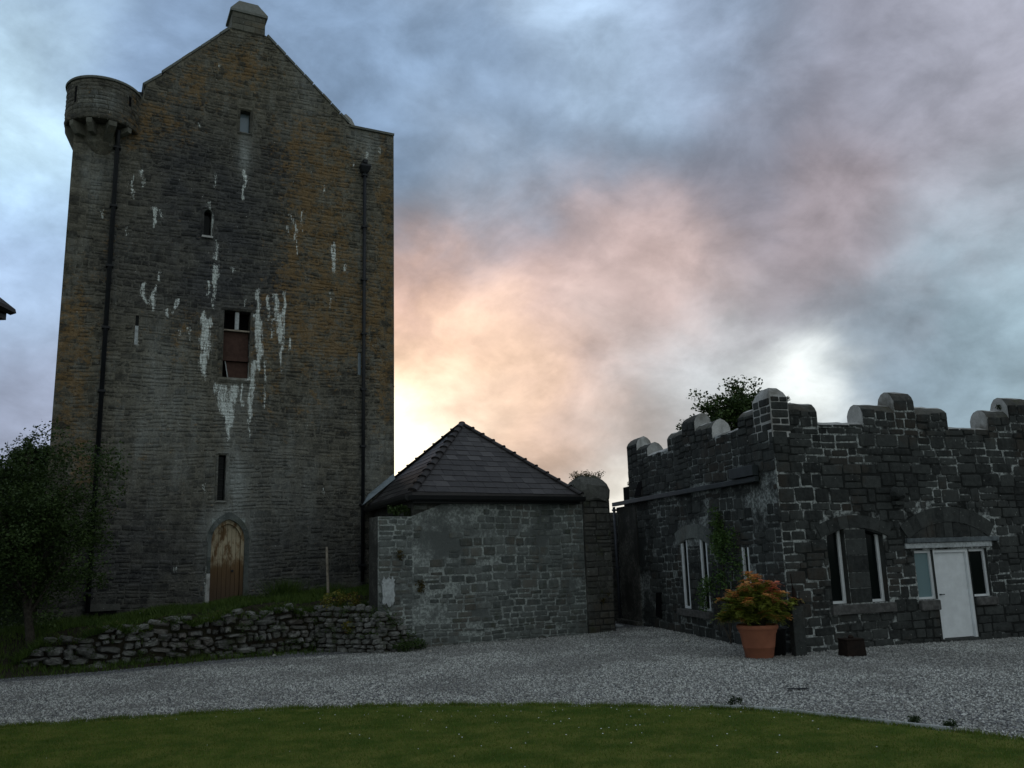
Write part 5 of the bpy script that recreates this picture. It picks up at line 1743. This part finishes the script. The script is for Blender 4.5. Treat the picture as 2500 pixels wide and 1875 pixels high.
# carved spout stone
V, F = tube([RF.V(-0.86, -0.02, 3.26), RF.V(-0.86, 0.08, 3.25), RF.V(-0.87, 0.17, 3.22), RF.V(-0.88, 0.24, 3.16)], [0.17, 0.15, 0.12, 0.06], 9)
mesh('water_spout', V, F, 'dark_limestone', bat)
box(RF, -0.99, -0.74, -0.003, 0.14, 3.0, 3.09, 'bracket_stone', 'dark_limestone', bat, 0.02)
# fascia gutter on the side
box(RS, -9.77, -0.66, 0.035, 0.14, 3.60, 3.72, 'fascia_gutter', 'fascia_paint', bat, 0.01)
box(RS, -1.75, -0.66, 0.035, 0.19, 3.735, 3.97, 'rainwater_box', 'fascia_paint', bat, 0.01)
# near-black pieces laid on the side wall, no opening cut
mesh('drain_hole', *prism(RS, [(-8.1, 3.80), (-7.55, 3.80), (-7.45, 4.22), (-7.7, 4.20)], 0.0, 0.034), 'dark_inside', bat)
mesh('wall_hole', *prism(RS, [(-6.95, .35), (-6.55, .30), (-6.5, 1.02), (-6.85, 1.0)], 0.0, 0.036), 'dark_inside', bat)
pipe(bat, [(-9.70, 0.10, 3.58), (-9.66, 0.10, -0.2)], 0.045, 'pipe_grey', True, RS)
box(RS, -9.74, -8.1, 0.032, 0.20, -0.35, 0.12, 'plinth', 'brown_mortar', bat)

# =================================================================== DRY STONE WALL
dw = thing('dry_stone_wall', TW.V(-4, 4.1, 0), 'low mossy dry stone wall holding up the grass bank below the tower', 'dry stone wall')
DW = Frame(*TW.T(0, 4.12, 0)[:2], 27)


def wtop(u):
    return float(np.interp(u, [-9.2, -8.6, -7.6, -5.0, -3.0, -0.9, 0.1], [0.26, 0.50, 0.76, 0.94, 1.02, 1.02, 1.10])) + 0.07 * math.sin(u * 5) + 0.03 * math.sin(u * 13)


r_ = random.Random(9)
rects = []
u = -9.0
zz = -0.06
row = 0
while zz < 1.15:
    h = r_.uniform(0.075, 0.17)
    u = -9.1 + r_.uniform(0, .2)
    while u < 0.15:
        w = (r_.uniform(0.10, 0.22) if r_.random() < .4 else r_.uniform(0.2, 0.5)) * (1.25 if u < -7.3 else 1)
        if zz + h * 0.7 < wtop(u + w / 2):
            hh = h * r_.uniform(0.8, 1.35)
            rects.append((u, zz + 0.04 * math.sin(u * 2.2 + row) + r_.uniform(-.025, .025), w * r_.uniform(.92, 1.08), hh))
        u += w
    zz += h * 0.95
    row += 1
core = MB()
for i in range(46):
    ua, ub = -9.1 + i * 0.2, -8.9 + i * 0.2
    core.add(*prism(DW, [(ua, -.1), (ub, -.1), (ub, wtop(ub) - .12), (ua, wtop(ua) - .12)], -0.42, -0.09))
core.build('core', 'soil', dw)
lay_stones(DW, rects, 'field_stone', dw, depth=(0.13, 0.27), limit=300, d_base=-0.15, boulder=True, tilt=11)
rects = [(u_, wtop(u_) - 0.06, r_.uniform(.2, .38), r_.uniform(.10, .17)) for u_ in np.arange(-8.8, 0.1, 0.30) if r_.random() < .75]
lay_stones(DW, rects, 'field_stone', dw, depth=(0.2, 0.32), limit=60, d_base=-0.22, boulder=True, tilt=12)
# the wall turns forward and runs down against the end of the outbuilding
for _A, _B, tops in ((DW.T(-2.6, 0.10, 0), MD.T(-0.95, 0.32, 0), (1.05, 1.04, 1.02, 1.0)), (MD.T(-0.97, 0.32, 0), MD.T(0.22, 0.34, 0), (1.0, 0.82, 0.42, 0.10))):
    _L = float(np.hypot(*(_B - _A)[:2]))
    RW = Frame(_A[0], _A[1], math.degrees(math.atan2(_B[1] - _A[1], _B[0] - _A[0])))
    rt = lambda u: float(np.interp(u, [0, _L * .4, _L * .7, _L], tops))
    rects = []
    zz = -0.05
    while zz < 1.1:
        h = r_.uniform(0.07, 0.15)
        u = r_.uniform(-.1, .05)
        while u < _L:
            w = r_.uniform(0.10, 0.36)
            if zz + h * .6 < rt(u + w / 2):
                rects.append((u, zz + r_.uniform(-.02, .02), w, h * r_.uniform(.85, 1.25)))
            u += w
        zz += h * .96
    mb = MB()
    for i in range(10):
        ua, ub = _L * i / 10, _L * (i + 1) / 10
        mb.add(*prism(RW, [(ua, -.1), (ub, -.1), (ub, max(rt(ub) - .1, -.05)), (ua, rt(ua) - .1)], -0.29, -0.08))
    mb.build('core', 'soil', dw)
    lay_stones(RW, rects, 'field_stone', dw, depth=(0.11, 0.20), limit=70, d_base=-0.12, boulder=True, tilt=11)
    cl = [RW.T(u_, rnd.uniform(-.25, .10), rt(u_) * rnd.uniform(.35, 1.08)) for u_ in rng.uniform(0, _L, 34)]
    V, F = leaf_cloud(cl, 0.15, 34, 0.05, rng)
    tag(mesh_fast('wall_weeds', V, F, 'leaf_mid'), 'green weeds over the corner where the dry stone wall meets the outbuilding', 'weeds', kind='stuff')
# trailing plants on it
leaf_thing('bank_shrub', [DW.T(-2.0 + rnd.uniform(-.42, .42), 0.2 + rnd.uniform(-.3, .2), 1.18 + rnd.uniform(-.16, .2)) for _ in range(26)], 0.13, 36, 0.06, 'leaf_yellow', 'yellow-green shrub spilling over the dry stone wall below the thin post', 'shrub')
leaf_thing('bank_shrub', [DW.T(-1.85 + rnd.uniform(-.24, .24), 0.75 + rnd.uniform(-.05, .12), 0.52 + rnd.uniform(-.22, .22)) for _ in range(18)], 0.11, 40, 0.055, 'leaf_yellow', 'small yellowing shrub against the foot of the dry stone wall', 'shrub')
leaf_thing('bank_shrub', [RW.T(_L - .35 + rnd.uniform(-.4, .3), 0.2 + rnd.uniform(-.05, .1), 0.12 + rnd.uniform(-.08, .1)) for _ in range(14)], 0.11, 40, 0.05, 'leaf_mid', 'low green weeds at the corner of the dry stone wall and the outbuilding', 'weeds')
leaf_thing('ivy_trail', [DW.T(-0.95 + rnd.uniform(-.25, .25), 0.05, 1.0 + rnd.uniform(-.25, .12)) for _ in range(14)], 0.14, 30, 0.05, 'dry_moss', 'brown trailing moss over the wall head beside the outbuilding', 'moss')
leaf_thing('wall_moss', [DW.T(u_, -.05, wtop(u_) + .02) for u_ in np.arange(-8.2, -2.4, .16)], 0.12, 22, 0.045, 'dry_moss', 'brown-green moss along the head of the dry stone wall', 'moss')

gp = [(u_, wtop(u_)) for u_ in rng.uniform(-9.0, 0.1, 11000)]
gp = np.array([g_ for g_ in gp if math.sin(g_[0] * 3.3) + rnd.gauss(0, .5) > -.3])
P = DW.T(gp[:, 0], rng.uniform(-.38, .12, len(gp)), gp[:, 1] - 0.05 + rng.normal(0, .02, len(gp)))
Vb, Fb = blades(P, 0.15, 0.010, rng, 1.3)
tag(mesh_fast('wall_grass', Vb, Fb, 'grass_bank'), 'grass hanging over the head of the dry stone wall', 'grass', kind='stuff')
cl = [DW.T(u_, 0.10, rnd.uniform(.05, 1) * wtop(u_)) for u_ in rng.uniform(-9, 0, 60)]
V, F = leaf_cloud(cl, 0.13, 32, 0.045, rng)
tag(mesh_fast('wall_weeds', V, F, 'leaf_mid'), 'green weeds rooted in the joints of the dry stone wall', 'weeds', kind='stuff')
# thin post and bird marker
_v, _f = tube([TW.V(-1.90, 2.63, 1.0), TW.V(-1.94, 2.63, 1.8), TW.V(-1.97, 2.63, 2.52)], [.038, .036, .032], 7)
mesh('thin_post', _v, _f, 'weathered_timber')
o = bpy.data.objects['thin_post']
o.data.transform(Matrix.Translation((0, 0, 0)))
tag(o, 'thin bleached wooden post leaning on the bank near the outbuilding', 'post')
mk = thing('garden_marker', TW.V(-6.38, 1.5, 0.85), 'small white marker stuck in the bank grass left of the arched door', 'marker')
V, F = prism(TW, [(-6.44, 1.02), (-6.36, 0.98), (-6.27, 0.86), (-6.24, 0.76), (-6.32, 0.80), (-6.40, 0.92)], 1.48, 1.51)
mesh('label', V, F, 'pale_label', mk)
V, F = tube([TW.V(-6.36, 1.47, 0.7), TW.V(-6.33, 1.47, 1.08)], [0.008, 0.006], 6)
mesh('stake', V, F, 'weathered_timber', mk)

# =================================================================== TREES AND SHRUBS
def grow_tree(name, base, crown_c, crown_r, n_clump, per, leaf, m_, label, cat, trunk_r=0.12, group=None, clump=0.45, dead_gap=0.0, hollow=0.5, squash=0.8):
    t = thing(name, base, label, cat, group)
    cl = []
    while len(cl) < n_clump:
        p = rng.normal(size=3); p /= np.linalg.norm(p)
        rr = hollow + (1 - hollow) * rng.random()
        q = np.array(crown_c) + p * rr * np.array(crown_r) * (1 + 0.18 * math.sin(p[0] * 5 + p[2] * 7))
        cl.append(q)
    cl = np.array(cl)
    spread = clump * rng.uniform(0.6, 1.3, len(cl))
    V, F = leaf_cloud(cl, spread, per, leaf, rng, squash=squash, up=0.4)
    tag(mesh_fast('crown', V, F, m_, t), kind='stuff')
    mb_ = MB()
    top = Vector(crown_c)
    b0 = Vector(base)
    mid_ = b0.lerp(top, 0.45) + Vector((rnd.uniform(-.15, .15), rnd.uniform(-.1, .1), 0))
    mb_.add(*tube([b0 - Vector((0, 0, .2)), b0.lerp(mid_, .5), mid_, top], [trunk_r * 1.25, trunk_r, trunk_r * .75, trunk_r * .3], 9))
    for i in range(0, len(cl), max(1, len(cl) // 26)):
        q = Vector(cl[i])
        s_ = b0.lerp(top, rnd.uniform(.35, .8))
        m2 = s_.lerp(q, .5) + Vector((0, 0, rnd.uniform(-.1, .25)))
        mb_.add(*tube([s_, m2, q], [trunk_r * .38, trunk_r * .22, trunk_r * .07], 6))
    mb_.build('trunk', 'bark', t)
    return t


grow_tree('tree', (-10.55, 19.35, 0.25), (-11.3, 19.9, 2.95), (2.0, 1.5, 2.3), 270, 160, 0.075, 'leaf_mid', 'dense broad-leaved young tree in front of the tower, on the left bank', 'tree', 0.09, clump=0.42, hollow=0.25)
grow_tree('tree', (-13.2, 20.6, 0.3), (-13.2, 20.9, 2.6), (1.7, 1.4, 2.2), 110, 120, 0.08, 'leaf_dark', 'dark bushy tree behind the young tree, cut by the left edge', 'tree', 0.12, clump=0.5, hollow=0.2)
grow_tree('tree', (-15.3, 28.0, 0.3), (-15.6, 28.0, 3.0), (2.6, 2.0, 2.5), 120, 120, 0.10, 'leaf_dark', 'dark evergreen beyond the left corner of the tower', 'tree', 0.15, clump=0.6, hollow=0.2)
grow_tree('sapling', (-18.9, 34.0, 4.0), (-19.45, 34.0, 7.0), (0.55, 0.4, 0.55), 22, 22, 0.11, 'leaf_dark', 'wispy sapling sprouting above the ivy-covered stump of wall', 'sapling', 0.03, clump=0.20, hollow=0.1)
grow_tree('sapling', (-18.1, 34.0, 4.0), (-18.1, 34.0, 6.9), (0.45, 0.4, 0.6), 16, 20, 0.11, 'leaf_dark', 'thin sapling against the left edge of the tower', 'sapling', 0.03, clump=0.20, hollow=0.1)
# ivy covered ruined wall
iw = thing('ivy_clad_wall', (-20, 34.5, 0), 'ruined wall stump thickly clad in dark ivy left of the tower', 'ruined wall')
mesh('core', *boxgeo(Frame(-20.15, 34.3, 0), 0.0, 1.45, -0.9, 0.0, 0, 6.85), 'dark_green_fill', iw)
mesh('core', *boxgeo(Frame(-26.0, 34.5, 0), 0.0, 9.5, -0.9, 0.0, 0, 6.1), 'dark_green_fill', iw)
cc = [(rnd.uniform(-20.15, -18.7), 34.2, rnd.uniform(4.0, 6.8)) for _ in range(130)] + [(rnd.uniform(-26, -16.6), 34.3, rnd.uniform(2.5, 6.2)) for _ in range(330)] + [(x, 34.4, 6.85) for x in np.linspace(-20.1, -18.75, 16)]
V, F = leaf_cloud(cc, 0.22, 55, 0.11, rng, squash=1.0)
tag(mesh_fast('ivy', V, F, 'leaf_dark', iw), kind='stuff')

t = grow_tree('tree', (9.4, 33.8, 0.0), (8.95, 34, 6.85), (1.85, 1.7, 1.7), 300, 75, 0.14, 'leaf_mid', 'round leafy tree showing above the battlements behind the building', 'tree', 0.16, clump=0.42, hollow=0.35, squash=0.6)

# climbing shrub on the side wall
cs = [RS.T(u_, 0.12, z_) for u_, z_ in [(-2.7 + rnd.gauss(0, .12), rnd.uniform(2.2, 3.2)) for _ in range(26)] + [(-2.35 + rnd.gauss(0, .42), rnd.uniform(1.2, 2.6)) for _ in range(46)] + [(-3.5 + rnd.gauss(0, .2), rnd.uniform(.7, 1.5)) for _ in range(18)]]
leaf_thing('climbing_shrub', cs, 0.17, 32, 0.065, 'leaf_climber', 'green climbing shrub trained up the side wall behind the terracotta pot', 'climbing shrub',
           stems=[([RS.V(-2.4, 0.12, 0), RS.V(-2.5, 0.1, 1.2), RS.V(-2.7, 0.08, 3.0)], [.02, .015, .006]), ([RS.V(-2.4, 0.12, 0.1), RS.V(-2.2, 0.1, 1.2), RS.V(-2.0, 0.08, 2.3)], [.018, .012, .005]), ([RS.V(-2.45, 0.12, 0.1), RS.V(-3.1, 0.1, .8), RS.V(-3.6, 0.08, 1.3)], [.018, .012, .005])])
# little weeds growing on the battlements
for (fr, u_, z_, lab) in ((RS, -4.62, 5.10, 'tiny weed on the left shoulder of the middle side merlon'), (RS, -8.75, 4.2, 'tiny weed on the far corner of the side parapet'), (RF, -3.35, 5.36, 'tiny weed beside the corner merlon'), (RF, 2.75, 5.35, 'tiny weed at the foot of the rightmost tall merlon'), (RS, -3.1, 5.3, 'tiny weed on the right shoulder of the middle side merlon')):
    leaf_thing('parapet_weed', [fr.T(u_ + rnd.uniform(-.05, .05), -0.2 if z_ > 4.5 else -.1, z_ + rnd.uniform(0, .08)) for _ in range(5)], 0.06, 20, 0.045, 'leaf_dark', lab, 'weed')

# weeds at the lawn edge
for x, y, s_, lab in ((2.95, 12.55, .08, 'small dark weed on the gravel by the pale edging'), (4.72, 10.95, .04, 'small weed at the lawn edge towards the right'), (5.0, 10.62, .045, 'flat weed at the lawn edge nearest the right side')):
    leaf_thing('edge_weed', [(x + rnd.uniform(-s_, s_), y + rnd.uniform(-.04, .04), .05 + rnd.uniform(0, s_)) for _ in range(8)], 0.05, 26, 0.035, 'leaf_dark', lab, 'weed')

# =================================================================== POTTED SHRUB
PX, PY = 4.80, 17.95
pot = thing('potted_shrub', (PX, PY, 0), 'large terracotta pot holding a green shrub with orange and red tips', 'potted shrub')
V, F = lathe(PX, PY, [(0.0, 0.0), (0.265, 0.0), (0.275, 0.015), (0.305, 0.20), (0.312, 0.205), (0.314, 0.215), (0.352, 0.47), (0.372, 0.50), (0.378, 0.535), (0.392, 0.555), (0.408, 0.575), (0.412, 0.61), (0.402, 0.64), (0.385, 0.648), (0.368, 0.64), (0.355, 0.60), (0.34, 0.56), (0.0, 0.56)])
mesh('pot', V, F, 'terracotta', pot, smooth=True)
V, F = lathe(PX, PY, [(0.345, 0.585), (0.2, 0.60), (0.0, 0.61)], 24)
mesh('compost', V, F, 'soil', pot)
tips = []
stm = MB()
pr = random.Random(4)
for i in range(95):
    a = pr.uniform(0, 2 * math.pi)
    el = pr.uniform(0.05, 1.0)
    rad_h = (0.66 * math.sin(math.pi * (0.16 + 0.78 * el)) + 0.06) * pr.uniform(.7, 1.25)
    hgt = 0.72 + 0.88 * el * (0.8 + 0.2 * math.sin(a * 3 + 1))
    tip = Vector((PX + math.cos(a) * rad_h * pr.uniform(.75, 1.1), PY + math.sin(a) * rad_h * pr.uniform(.5, .8), hgt * pr.uniform(.88, 1.08)))
    root = Vector((PX + math.cos(a) * .12, PY + math.sin(a) * .12, 0.60))
    m_ = root.lerp(tip, .5) + Vector((0, 0, .16))
    stm.add(*tube([root, m_, tip], [.012, .008, .004], 6))
    tips.append((tip, m_))
gt = []
for i in range(150):
    a = pr.uniform(0, 2 * math.pi); el = pr.random()
    rr = (0.60 * math.sin(math.pi * (0.18 + 0.74 * el)) + .04) * pr.uniform(.35, 1.0)
    gt.append((Vector((PX - .05 + math.cos(a) * rr, PY + math.sin(a) * rr * .8, 0.70 + 0.68 * el)), 0))
stm.build('stems', 'bark', pot)


def pinnate(tips_, n_per, L, size):
    """feathery compound leaves: leaflets in pairs along arching rachises"""
    V, F = [], []
    for tip, col in tips_:
        for _ in range(n_per):
            a = pr.uniform(0, 2 * math.pi)
            d_ = Vector((math.cos(a), math.sin(a), pr.uniform(-.35, .7))).normalized()
            side = d_.cross(Vector((0, 0, 1)))
            if side.length < .1: side = Vector((1, 0, 0))
            side.normalize()
            ln = L * pr.uniform(.7, 1.2)
            for k in range(6):
                t_ = (k + 1) / 6
                p_ = tip + d_ * ln * t_ + Vector((0, 0, -0.35 * ln * t_ * t_))
                for sg in (-1, 1):
                    ld = (side * sg + d_ * .55 + Vector((0, 0, pr.uniform(-.3, .3)))).normalized()
                    nn = ld.cross(d_).normalized()
                    sz_ = size * (1.15 - .5 * t_) * pr.uniform(.8, 1.2)
                    k0 = len(V)
                    wv = ld.cross(nn).normalized() * sz_ * .24
                    V += [p_, p_ + ld * sz_ * .5 + wv, p_ + ld * sz_, p_ + ld * sz_ * .5 - wv]
                    F += [(k0, k0 + 1, k0 + 2), (k0, k0 + 2, k0 + 3)]
    return V, F


greens = gt + [(m_.lerp(t_, f_), 0) for t_, m_ in tips for f_ in (0.15, 0.4, 0.65, 0.85)] + [(t_, 0) for t_, m_ in tips if t_.z < 1.02]
oranges, reds = [], []
for (t_, m_) in tips:
    if t_.z > 1.10:
        (reds if (t_.x > PX + .05 and pr.random() < .55) else oranges).append((t_, 0))
    elif pr.random() < .35:
        oranges.append((t_, 0))
V, F = pinnate(greens, 5, 0.15, 0.070); tag(mesh('green_leaves', V, F, 'leaf_green_pot', pot), kind='stuff')
V, F = pinnate(oranges + [(Vector((PX - .42, PY - .1, 1.26)), 0), (Vector((PX + .02, PY, 1.60)), 0), (Vector((PX - .02, PY - .05, 1.52)), 0)], 9, 0.14, 0.06); tag(mesh('orange_leaves', V, F, 'leaf_orange_pot', pot), kind='stuff')
V, F = pinnate(reds + [(Vector((PX + .42, PY - .08, 1.45)), 0), (Vector((PX + .38, PY - .1, 1.35)), 0), (Vector((PX + .25, PY - .15, 1.22)), 0)], 9, 0.13, 0.06); tag(mesh('red_leaves', V, F, 'leaf_red_pot', pot), kind='stuff')

# =================================================================== SMALL THINGS
V, F = lathe(5.24, 18.33, [(0.0, 0.0), (0.20, 0.0), (0.235, 0.50), (0.25, 0.51), (0.25, 0.545), (0.22, 0.545), (0.20, 0.10), (0.0, 0.10)], 28)
tag(mesh('black_tub', V, F, 'black_plastic', None, smooth=True), 'black plastic tub tucked between the terracotta pot and the wall corner', 'tub')

# iron stand on a stone block at the corner
ps = thing('iron_pump', (5.66, 17.93, 0), 'rusty iron pump head on a squared stone post at the wall corner', 'pump')
PF = Frame(5.52, 17.92, 8)
box(PF, 0.0, 0.25, -0.22, 0.0, -0.05, 0.98, 'stone_post', 'dark_limestone', ps, 0.02)
V, F = tube([PF.V(.13, -.1, .98), PF.V(.13, -.1, 1.06), PF.V(.12, -.1, 1.20), PF.V(.11, -.1, 1.34)], [.10, .055, .045, .03], 10); mesh('pump_body', V, F, 'rusty_iron', ps)
V, F = tube([PF.V(.12, -.1, 1.30), PF.V(.06, -.02, 1.38), PF.V(.02, .04, 1.62)], [.014, .012, .010], 8); mesh('pump_handle', V, F, 'rusty_iron', ps)
V, F = tube([PF.V(.12, -.06, 1.12), PF.V(.15, .06, 1.12), PF.V(.17, .10, 1.04)], [.026, .022, .02], 8); mesh('spout', V, F, 'rusty_iron', ps)

# rusty box by the front wall
bx = thing('rusty_box', RF.V(-2.35, 0.55, 0), 'squat rusty iron box with a small knob under the paired windows', 'box')
BF = Frame(6.45, 17.62, 12)
V = []
for z, e in ((0.0, 0.02), (0.29, 0.0), (0.31, 0.0)):
    V += [BF.T(-e, e, z), BF.T(0.38 + e, e, z), BF.T(0.38 + e, -0.30 - e, z), BF.T(-e, -0.30 - e, z)]
F = [(0, 3, 2, 1), (8, 9, 10, 11)] + [(L * 4 + i, L * 4 + (i + 1) % 4, L * 4 + 4 + (i + 1) % 4, L * 4 + 4 + i) for L in range(2) for i in range(4)]
mesh('casing', V, F, 'rusty_iron', bx)
box(BF, -0.012, 0.392, -0.312, 0.012, 0.313, 0.335, 'lid', 'rusty_iron', bx, 0.004)
V, F = tube([BF.V(.19, -.15, .335), BF.V(.19, -.15, .37), BF.V(.19, -.15, .40)], [.05, .055, .03], 10); mesh('knob', V, F, 'rusty_iron', bx)

# loose rocks and a drain cover on the gravel
def rock(x, y, s_, m_, label, cat='stone', sq=.6):
    V, F = [], []
    n = 9
    V.append((x, y, -0.02))
    for zz_, rr in ((0.0, .85), (.35, 1.0), (.75, .7)):
        for k in range(n):
            a = 2 * math.pi * k / n
            V.append((x + s_ * rr * math.cos(a) * rnd.uniform(.85, 1.1), y + s_ * rr * .7 * math.sin(a), -0.01 + s_ * sq * 1.4 * zz_))
    V.append((x, y, s_ * sq * 1.4))
    F = [(0, 1 + (k + 1) % n, 1 + k) for k in range(n)]
    for L in range(2):
        F += [(1 + L * n + k, 1 + L * n + (k + 1) % n, 1 + (L + 1) * n + (k + 1) % n, 1 + (L + 1) * n + k) for k in range(n)]
    F += [(1 + 2 * n + k, 1 + 2 * n + (k + 1) % n, 1 + 3 * n) for k in range(n)]
    tag(mesh('loose_stone', V, F, m_, smooth=True), label, cat)


rock(4.02, 21.5, .07, 'pale_rock', 'pale round stone lying on the gravel below the side windows')
rock(-2.1, 20.9, .05, 'pale_rock', 'small pale stone on the gravel before the outbuilding')
rock(-5.75, 20.9, .06, 'pale_rock', 'small pale stone at the foot of the dry stone wall')
rock(-11.6, 20.6, .45, 'field_stone', 'big grey boulder under the young tree on the left', 'boulder', sq=1.1)
rock(-9.9, 19.9, .30, 'field_stone', 'flat grey boulder at the left end of the dry stone wall', 'boulder', sq=.5)
rock(-9.2, 19.45, .26, 'field_stone', 'low boulder in the grass at the wall end', 'boulder', sq=.35)
rock(0.6, 23.5, .12, 'field_stone', 'small dark stone at the foot of the outbuilding wall', sq=.4)
tag(mesh('drain_cover', *prism(Frame(4.22, 13.72, 0), [(0, 0), (0, 0)][:0] + [(-0.15, .03), (-.05, .036), (.15, .03), (.15, .038), (-.15, .038)], -0.09, 0.0), 'drain_dark'), 'small dark drain cover lying in the gravel', 'drain cover')
box(RS, -9.6, -8.2, 0.55, 0.75, -0.02, 0.035, 'stone_slab', 'concrete_edge')
tag(bpy.data.objects['stone_slab'], 'thin pale slab in the gravel before the dark passage', 'slab')
V, F = tube([RS.V(-9.45, 0.45, -0.05), RS.V(-9.62, 0.35, 0.85), RS.V(-9.70, 0.25, 1.65)], [.045, .022, .02], 8)
tag(mesh('leaning_stake', V, F, 'weathered_timber'), 'thin mossy stake leaning against the grey downpipe in the passage', 'stake')

# =================================================================== HOUSE AT THE LEFT (only its eave corner is in the picture)
hs = thing('house', (-12.4, 10.5, 0), 'house just outside the left edge, only a dark roof corner with boxed eave showing', 'house')
HF = Frame(-8.47, 14.0, 0)
mesh('wall', *boxgeo(HF, -7.6, -0.62, 0.55, 7.6, -0.3, 6.35), 'aged_paint', hs)
mesh('gable', *prism(HF, [(-7.6, 6.35), (-0.62, 6.35), (-4.1, 9.6)], 0.56, 7.6), 'aged_paint', hs)
mb = MB()
mb.add(*prism(HF, [(-4.1, 9.80), (0.06, 6.50), (0.08, 6.43), (-0.02, 6.40), (-4.1, 9.68)], -0.02, 8.0))
mb.add(*prism(HF, [(-8.2, 6.45), (-4.1, 9.80), (-4.1, 9.68), (-8.1, 6.40)], -0.02, 8.0))
mb.build('roof', 'slate', hs)
mesh('eave_box', *boxgeo(HF, -0.60, -0.075, 0.0, 8.0, 6.31, 6.46), 'black_plastic', hs)
mesh('bargeboard', *prism(HF, [(-4.1, 9.67), (-0.08, 6.44), (-0.6, 6.31), (-4.1, 9.35)], 0.0, 0.05), 'black_plastic', hs)
